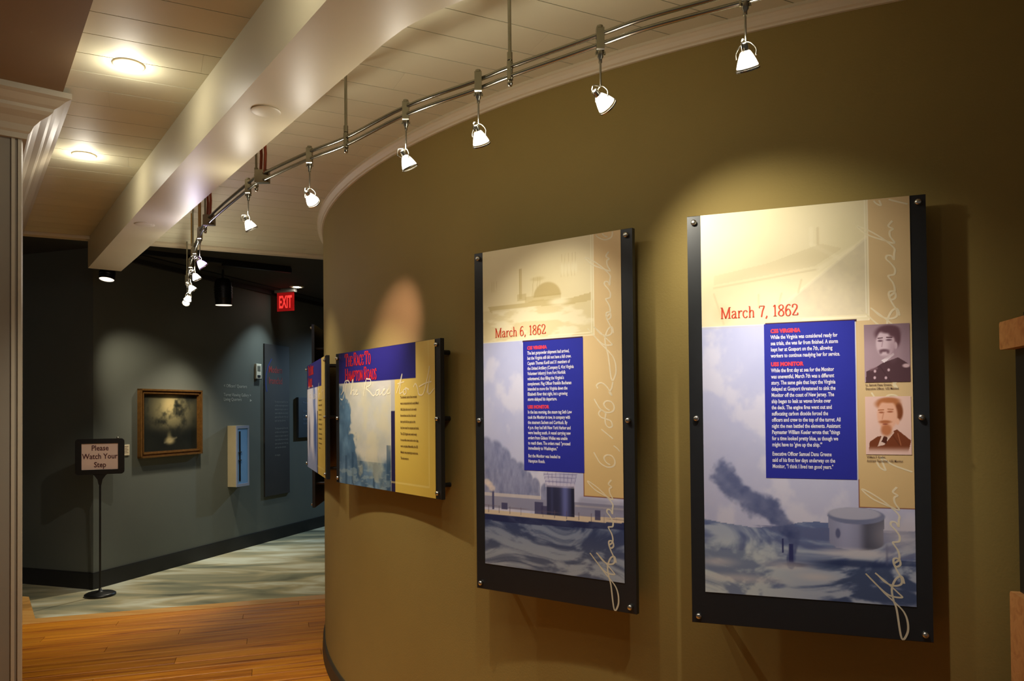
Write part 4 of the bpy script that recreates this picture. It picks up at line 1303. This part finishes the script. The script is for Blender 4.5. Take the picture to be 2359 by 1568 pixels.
def ring(outer, inner, y0, y1):
    mb = MB(); n = len(outer)
    vs = [(x, y0, z) for x, z in outer] + [(x, y0, z) for x, z in inner] + [(x, y1, z) for x, z in outer] + [(x, y1, z) for x, z in inner]
    fs = []
    for i in range(n):
        j = (i + 1) % n
        fs += [(i, j, n + j, n + i), (2 * n + i, 3 * n + i, 3 * n + j, 2 * n + j), (i, 2 * n + i, 2 * n + j, j), (n + i, n + j, 3 * n + j, 3 * n + i)]
    return mb.add(vs, fs)
sf = ring(rounded(.208, .17, .028), rounded(.155, .125, .004), -.014, .012)
sf.v = [(x, y, z + 1.33) for x, y, z in sf.v]
frame = sf.build('sign_frame', BLACKP, sg)
MB().box(-.158, .158, -.002, .008, 1.202, 1.458).build('paper', PAPER, sg)
for iw, word in enumerate(("Please", "Watch Your", "Step")):
    mb = MB()
    text_lines(mb, [word], 0, 1.388 - iw * .08, -.004, .072, .08, weight=.0012, center=True, squeeze=.82)
    mb.build('sign_text', mat('maroon ink', srgb(92, 44, 40), rough=.6), sg)
MB().lathe([(0, -.004), (.01, -.002), (.012, .004), (.006, .012), (0, .014)], 12, Matrix.Translation((.15, -.004, 1.502))).build('frame_knob', STEEL, sg)

# ------------------------------------------------------------------ gallery ceiling things
ZGC = 3.30
trk = empty('black_track', (-3.1, 8.0, ZGC), 0, 'flat black lighting track under the dark gallery ceiling', 'light rail')
def q3(px, py): return None
a0, a1 = Vector((-3.75, 7.50, 0)), Vector((-2.525, 8.46, 0))
dv = (a1 - a0).normalized(); nv = Vector((-dv.y, dv.x, 0))
mb = MB(); mb.prism([tuple((p - Vector((-3.1, 8.0, 0)))[:2]) for p in (a0 - nv * .02, a1 - nv * .02, a1 + nv * .02, a0 + nv * .02)], -.045, 0)
mb.build('track_channel', BLACKP, trk)
mb = MB(); mb.prism([tuple((p - Vector((-3.1, 8.0, 0)))[:2]) for p in (a1 - dv * .75 - nv * .026, a1 + dv * .01 - nv * .026, a1 + dv * .01 + nv * .026, a1 - dv * .75 + nv * .026)], -.07, -.02)
mb.build('track_end_housing', BLACKP, trk)

GRIM = mat('glowing lens', (1, .95, .86), emit=(1, .86, .68), estr=1.1)
def can_light(loc, rz, tilt, label, r=.095, L=.3, stem=.1):
    root = empty('can_spotlight', loc, rz, label, 'spotlight', 'black spotlights in the gallery')
    M = Matrix.Rotation(tilt, 4, 'X')
    MB().tube([(0, 0, 0), (0, 0, -stem)], .012, 10).build('stem', BLACKP, root)
    mb = MB()
    mb.lathe([(0, 0), (r * .55, 0), (r * .8, -.012), (r * .95, -.05), (r, -.09), (r, -.09), (r, -L * .75), (r, -L * .75), (r * .96, -L * .78), (r * .92, -L)], 26, Matrix.Translation((0, 0, -stem)) @ M)
    for j in range(3):
        mb.lathe([(r * 1.0, -.1 - j * .03), (r * 1.05, -.1 - j * .03), (r * 1.05, -.11 - j * .03), (r * 1.0, -.11 - j * .03)], 26, Matrix.Translation((0, 0, -stem)) @ M, smooth=False)
    mb.build('housing', BLACKP, root)
    MB().lathe([(r * .92, -L), (r * .94, -L - .006), (r * .88, -L - .008), (r * .86, -L + .004)], 26, Matrix.Translation((0, 0, -stem)) @ M).build('rim', GRIM, root)
    MB().lathe([(r * .86, -L + .004), (r * .5, -L + .03), (0, -L + .035)], 22, Matrix.Translation((0, 0, -stem)) @ M).build('lens', GRIM, root)
    return root
c1 = can_light((-3.285, 8.44, ZGC - .03), 0, math.radians(4), 'black cylindrical spotlight hanging from the gallery ceiling left of the EXIT sign')
lamp('SPOT', 'lamp_beam', (-3.285, 8.42, ZGC - .03 - .1 - .33), HALL_W * 1.3, (1, .9, .7), c1, (-3.1, 8.0, -.1), 95, .9, .05)
c2 = can_light((-3.74, 6.88, ZGC - .02), 0, math.radians(-12), 'black spotlight tucked below the far end of the beam', r=.066, L=.16, stem=.235)
c2['label'] = 'small black spotlight with lit rim just under the far end of the beam'
lamp('SPOT', 'lamp_beam', (-3.68, 6.9, 2.83), HALL_W * .55, (1, .88, .66), c2, gp(1.0, 0, 1.5), 58, .9, .04)

downlight('recessed_light', -2.84, 9.82, ZGC - .002, 'recessed light in the dark gallery ceiling beside the EXIT sign', HALL_W * .75, (.74, .92, 1.0), r=.085, size=64, ceil_fill=0, aim=gp(2.38, 0, 1.55))
# added fill light, out of view, tinting the far gallery wall blue
def fill_lamp(s, out, ts, tz, colr, k, label):
    p = gp(s, out, ZGC - .02)
    root = empty('hidden_fill_light', p, 0, label, 'spotlight', 'added fill lights in the gallery')
    MB().tube([(0, 0, .02), (0, 0, -.1)], .01, 8).build('stem', BLACKP, root)
    t = Vector(gp(ts, 0, tz)); aim = (t - (Vector(p) + Vector((0, 0, -.12)))).normalized()
    M = Matrix.Translation((0, 0, -.12)) @ lamp_matrix(aim)
    MB().lathe([(0, -.05), (.03, -.05), (.042, -.03), (.045, 0), (.045, .07), (.041, .07), (.04, .05), (0, .05)], 18, M).build('housing', BLACKP, root)
    MB().lathe([(.04, .052), (0, .056)], 16, M).build('lens', GRIM, root)
    lamp('SPOT', 'lamp_beam', (Vector(p) + Vector((0, 0, -.12)) + aim * .085)[:], HALL_W * k, colr, root, tuple(t), 62, .95, .03)
fill_lamp(6.2, 1.2, 4.0, 1.3, (.5, .76, 1.0), 2.0, 'added fill light hidden behind the bulge of the curved wall')

# exit sign
ex = empty('exit_sign', (-3.04, 9.98, 3.30), math.radians(-20), 'red illuminated EXIT sign hanging from the gallery ceiling', 'sign')
MB().bevel_box(-.16, .16, -.03, .03, -.05, 0, .004).build('canopy', mat('white exit housing', srgb(150, 148, 140), rough=.5), ex)
pn = MB().box(-.135, .135, -.006, .006, -.30, -.05).build('panel', mat('red acrylic', srgb(120, 10, 10), rough=.2, emit=(.5, .01, .01), estr=.35), ex)
mb = MB()
text_lines(mb, ["EXIT"], 0, -.255, -.008, .23, .1, weight=.006, center=True, squeeze=.44)
o = mb.build('exit_letters', mat('lit red letters', (.9, .05, .04), emit=(1, .05, .04), estr=.8), pn); o['label'] = 'glowing red letters EXIT'

# ------------------------------------------------------------------ display case at the right edge
dc = empty('display_case', (1.405, 1.93, 0), math.radians(-14), 'wood-framed black display case against the wall at the right edge of the photo', 'display case')
Wd, Dp = 1.1, .34
MB().bevel_box(-.035, Wd, -.2, .2, 0, 1.11, .006).build('wood_base', WOODL, dc)
MB().box(-.012, Wd, -.18, .19, 1.11, 1.80).build('black_body', BLACKB, dc)
MB().bevel_box(-.045, Wd, -.21, .21, 1.80, 1.88, .005).build('top_rail', WOODL, dc)
MB().box(.01, Wd, -.12, .19, 1.88, 1.905).build('cap', BLACKP, dc)
MB().box(.02, Wd, -.186, -.18, 1.13, 1.78).build('glass_front', mat('dark case glass', srgb(30, 34, 32), rough=.08, noise=.05), dc)
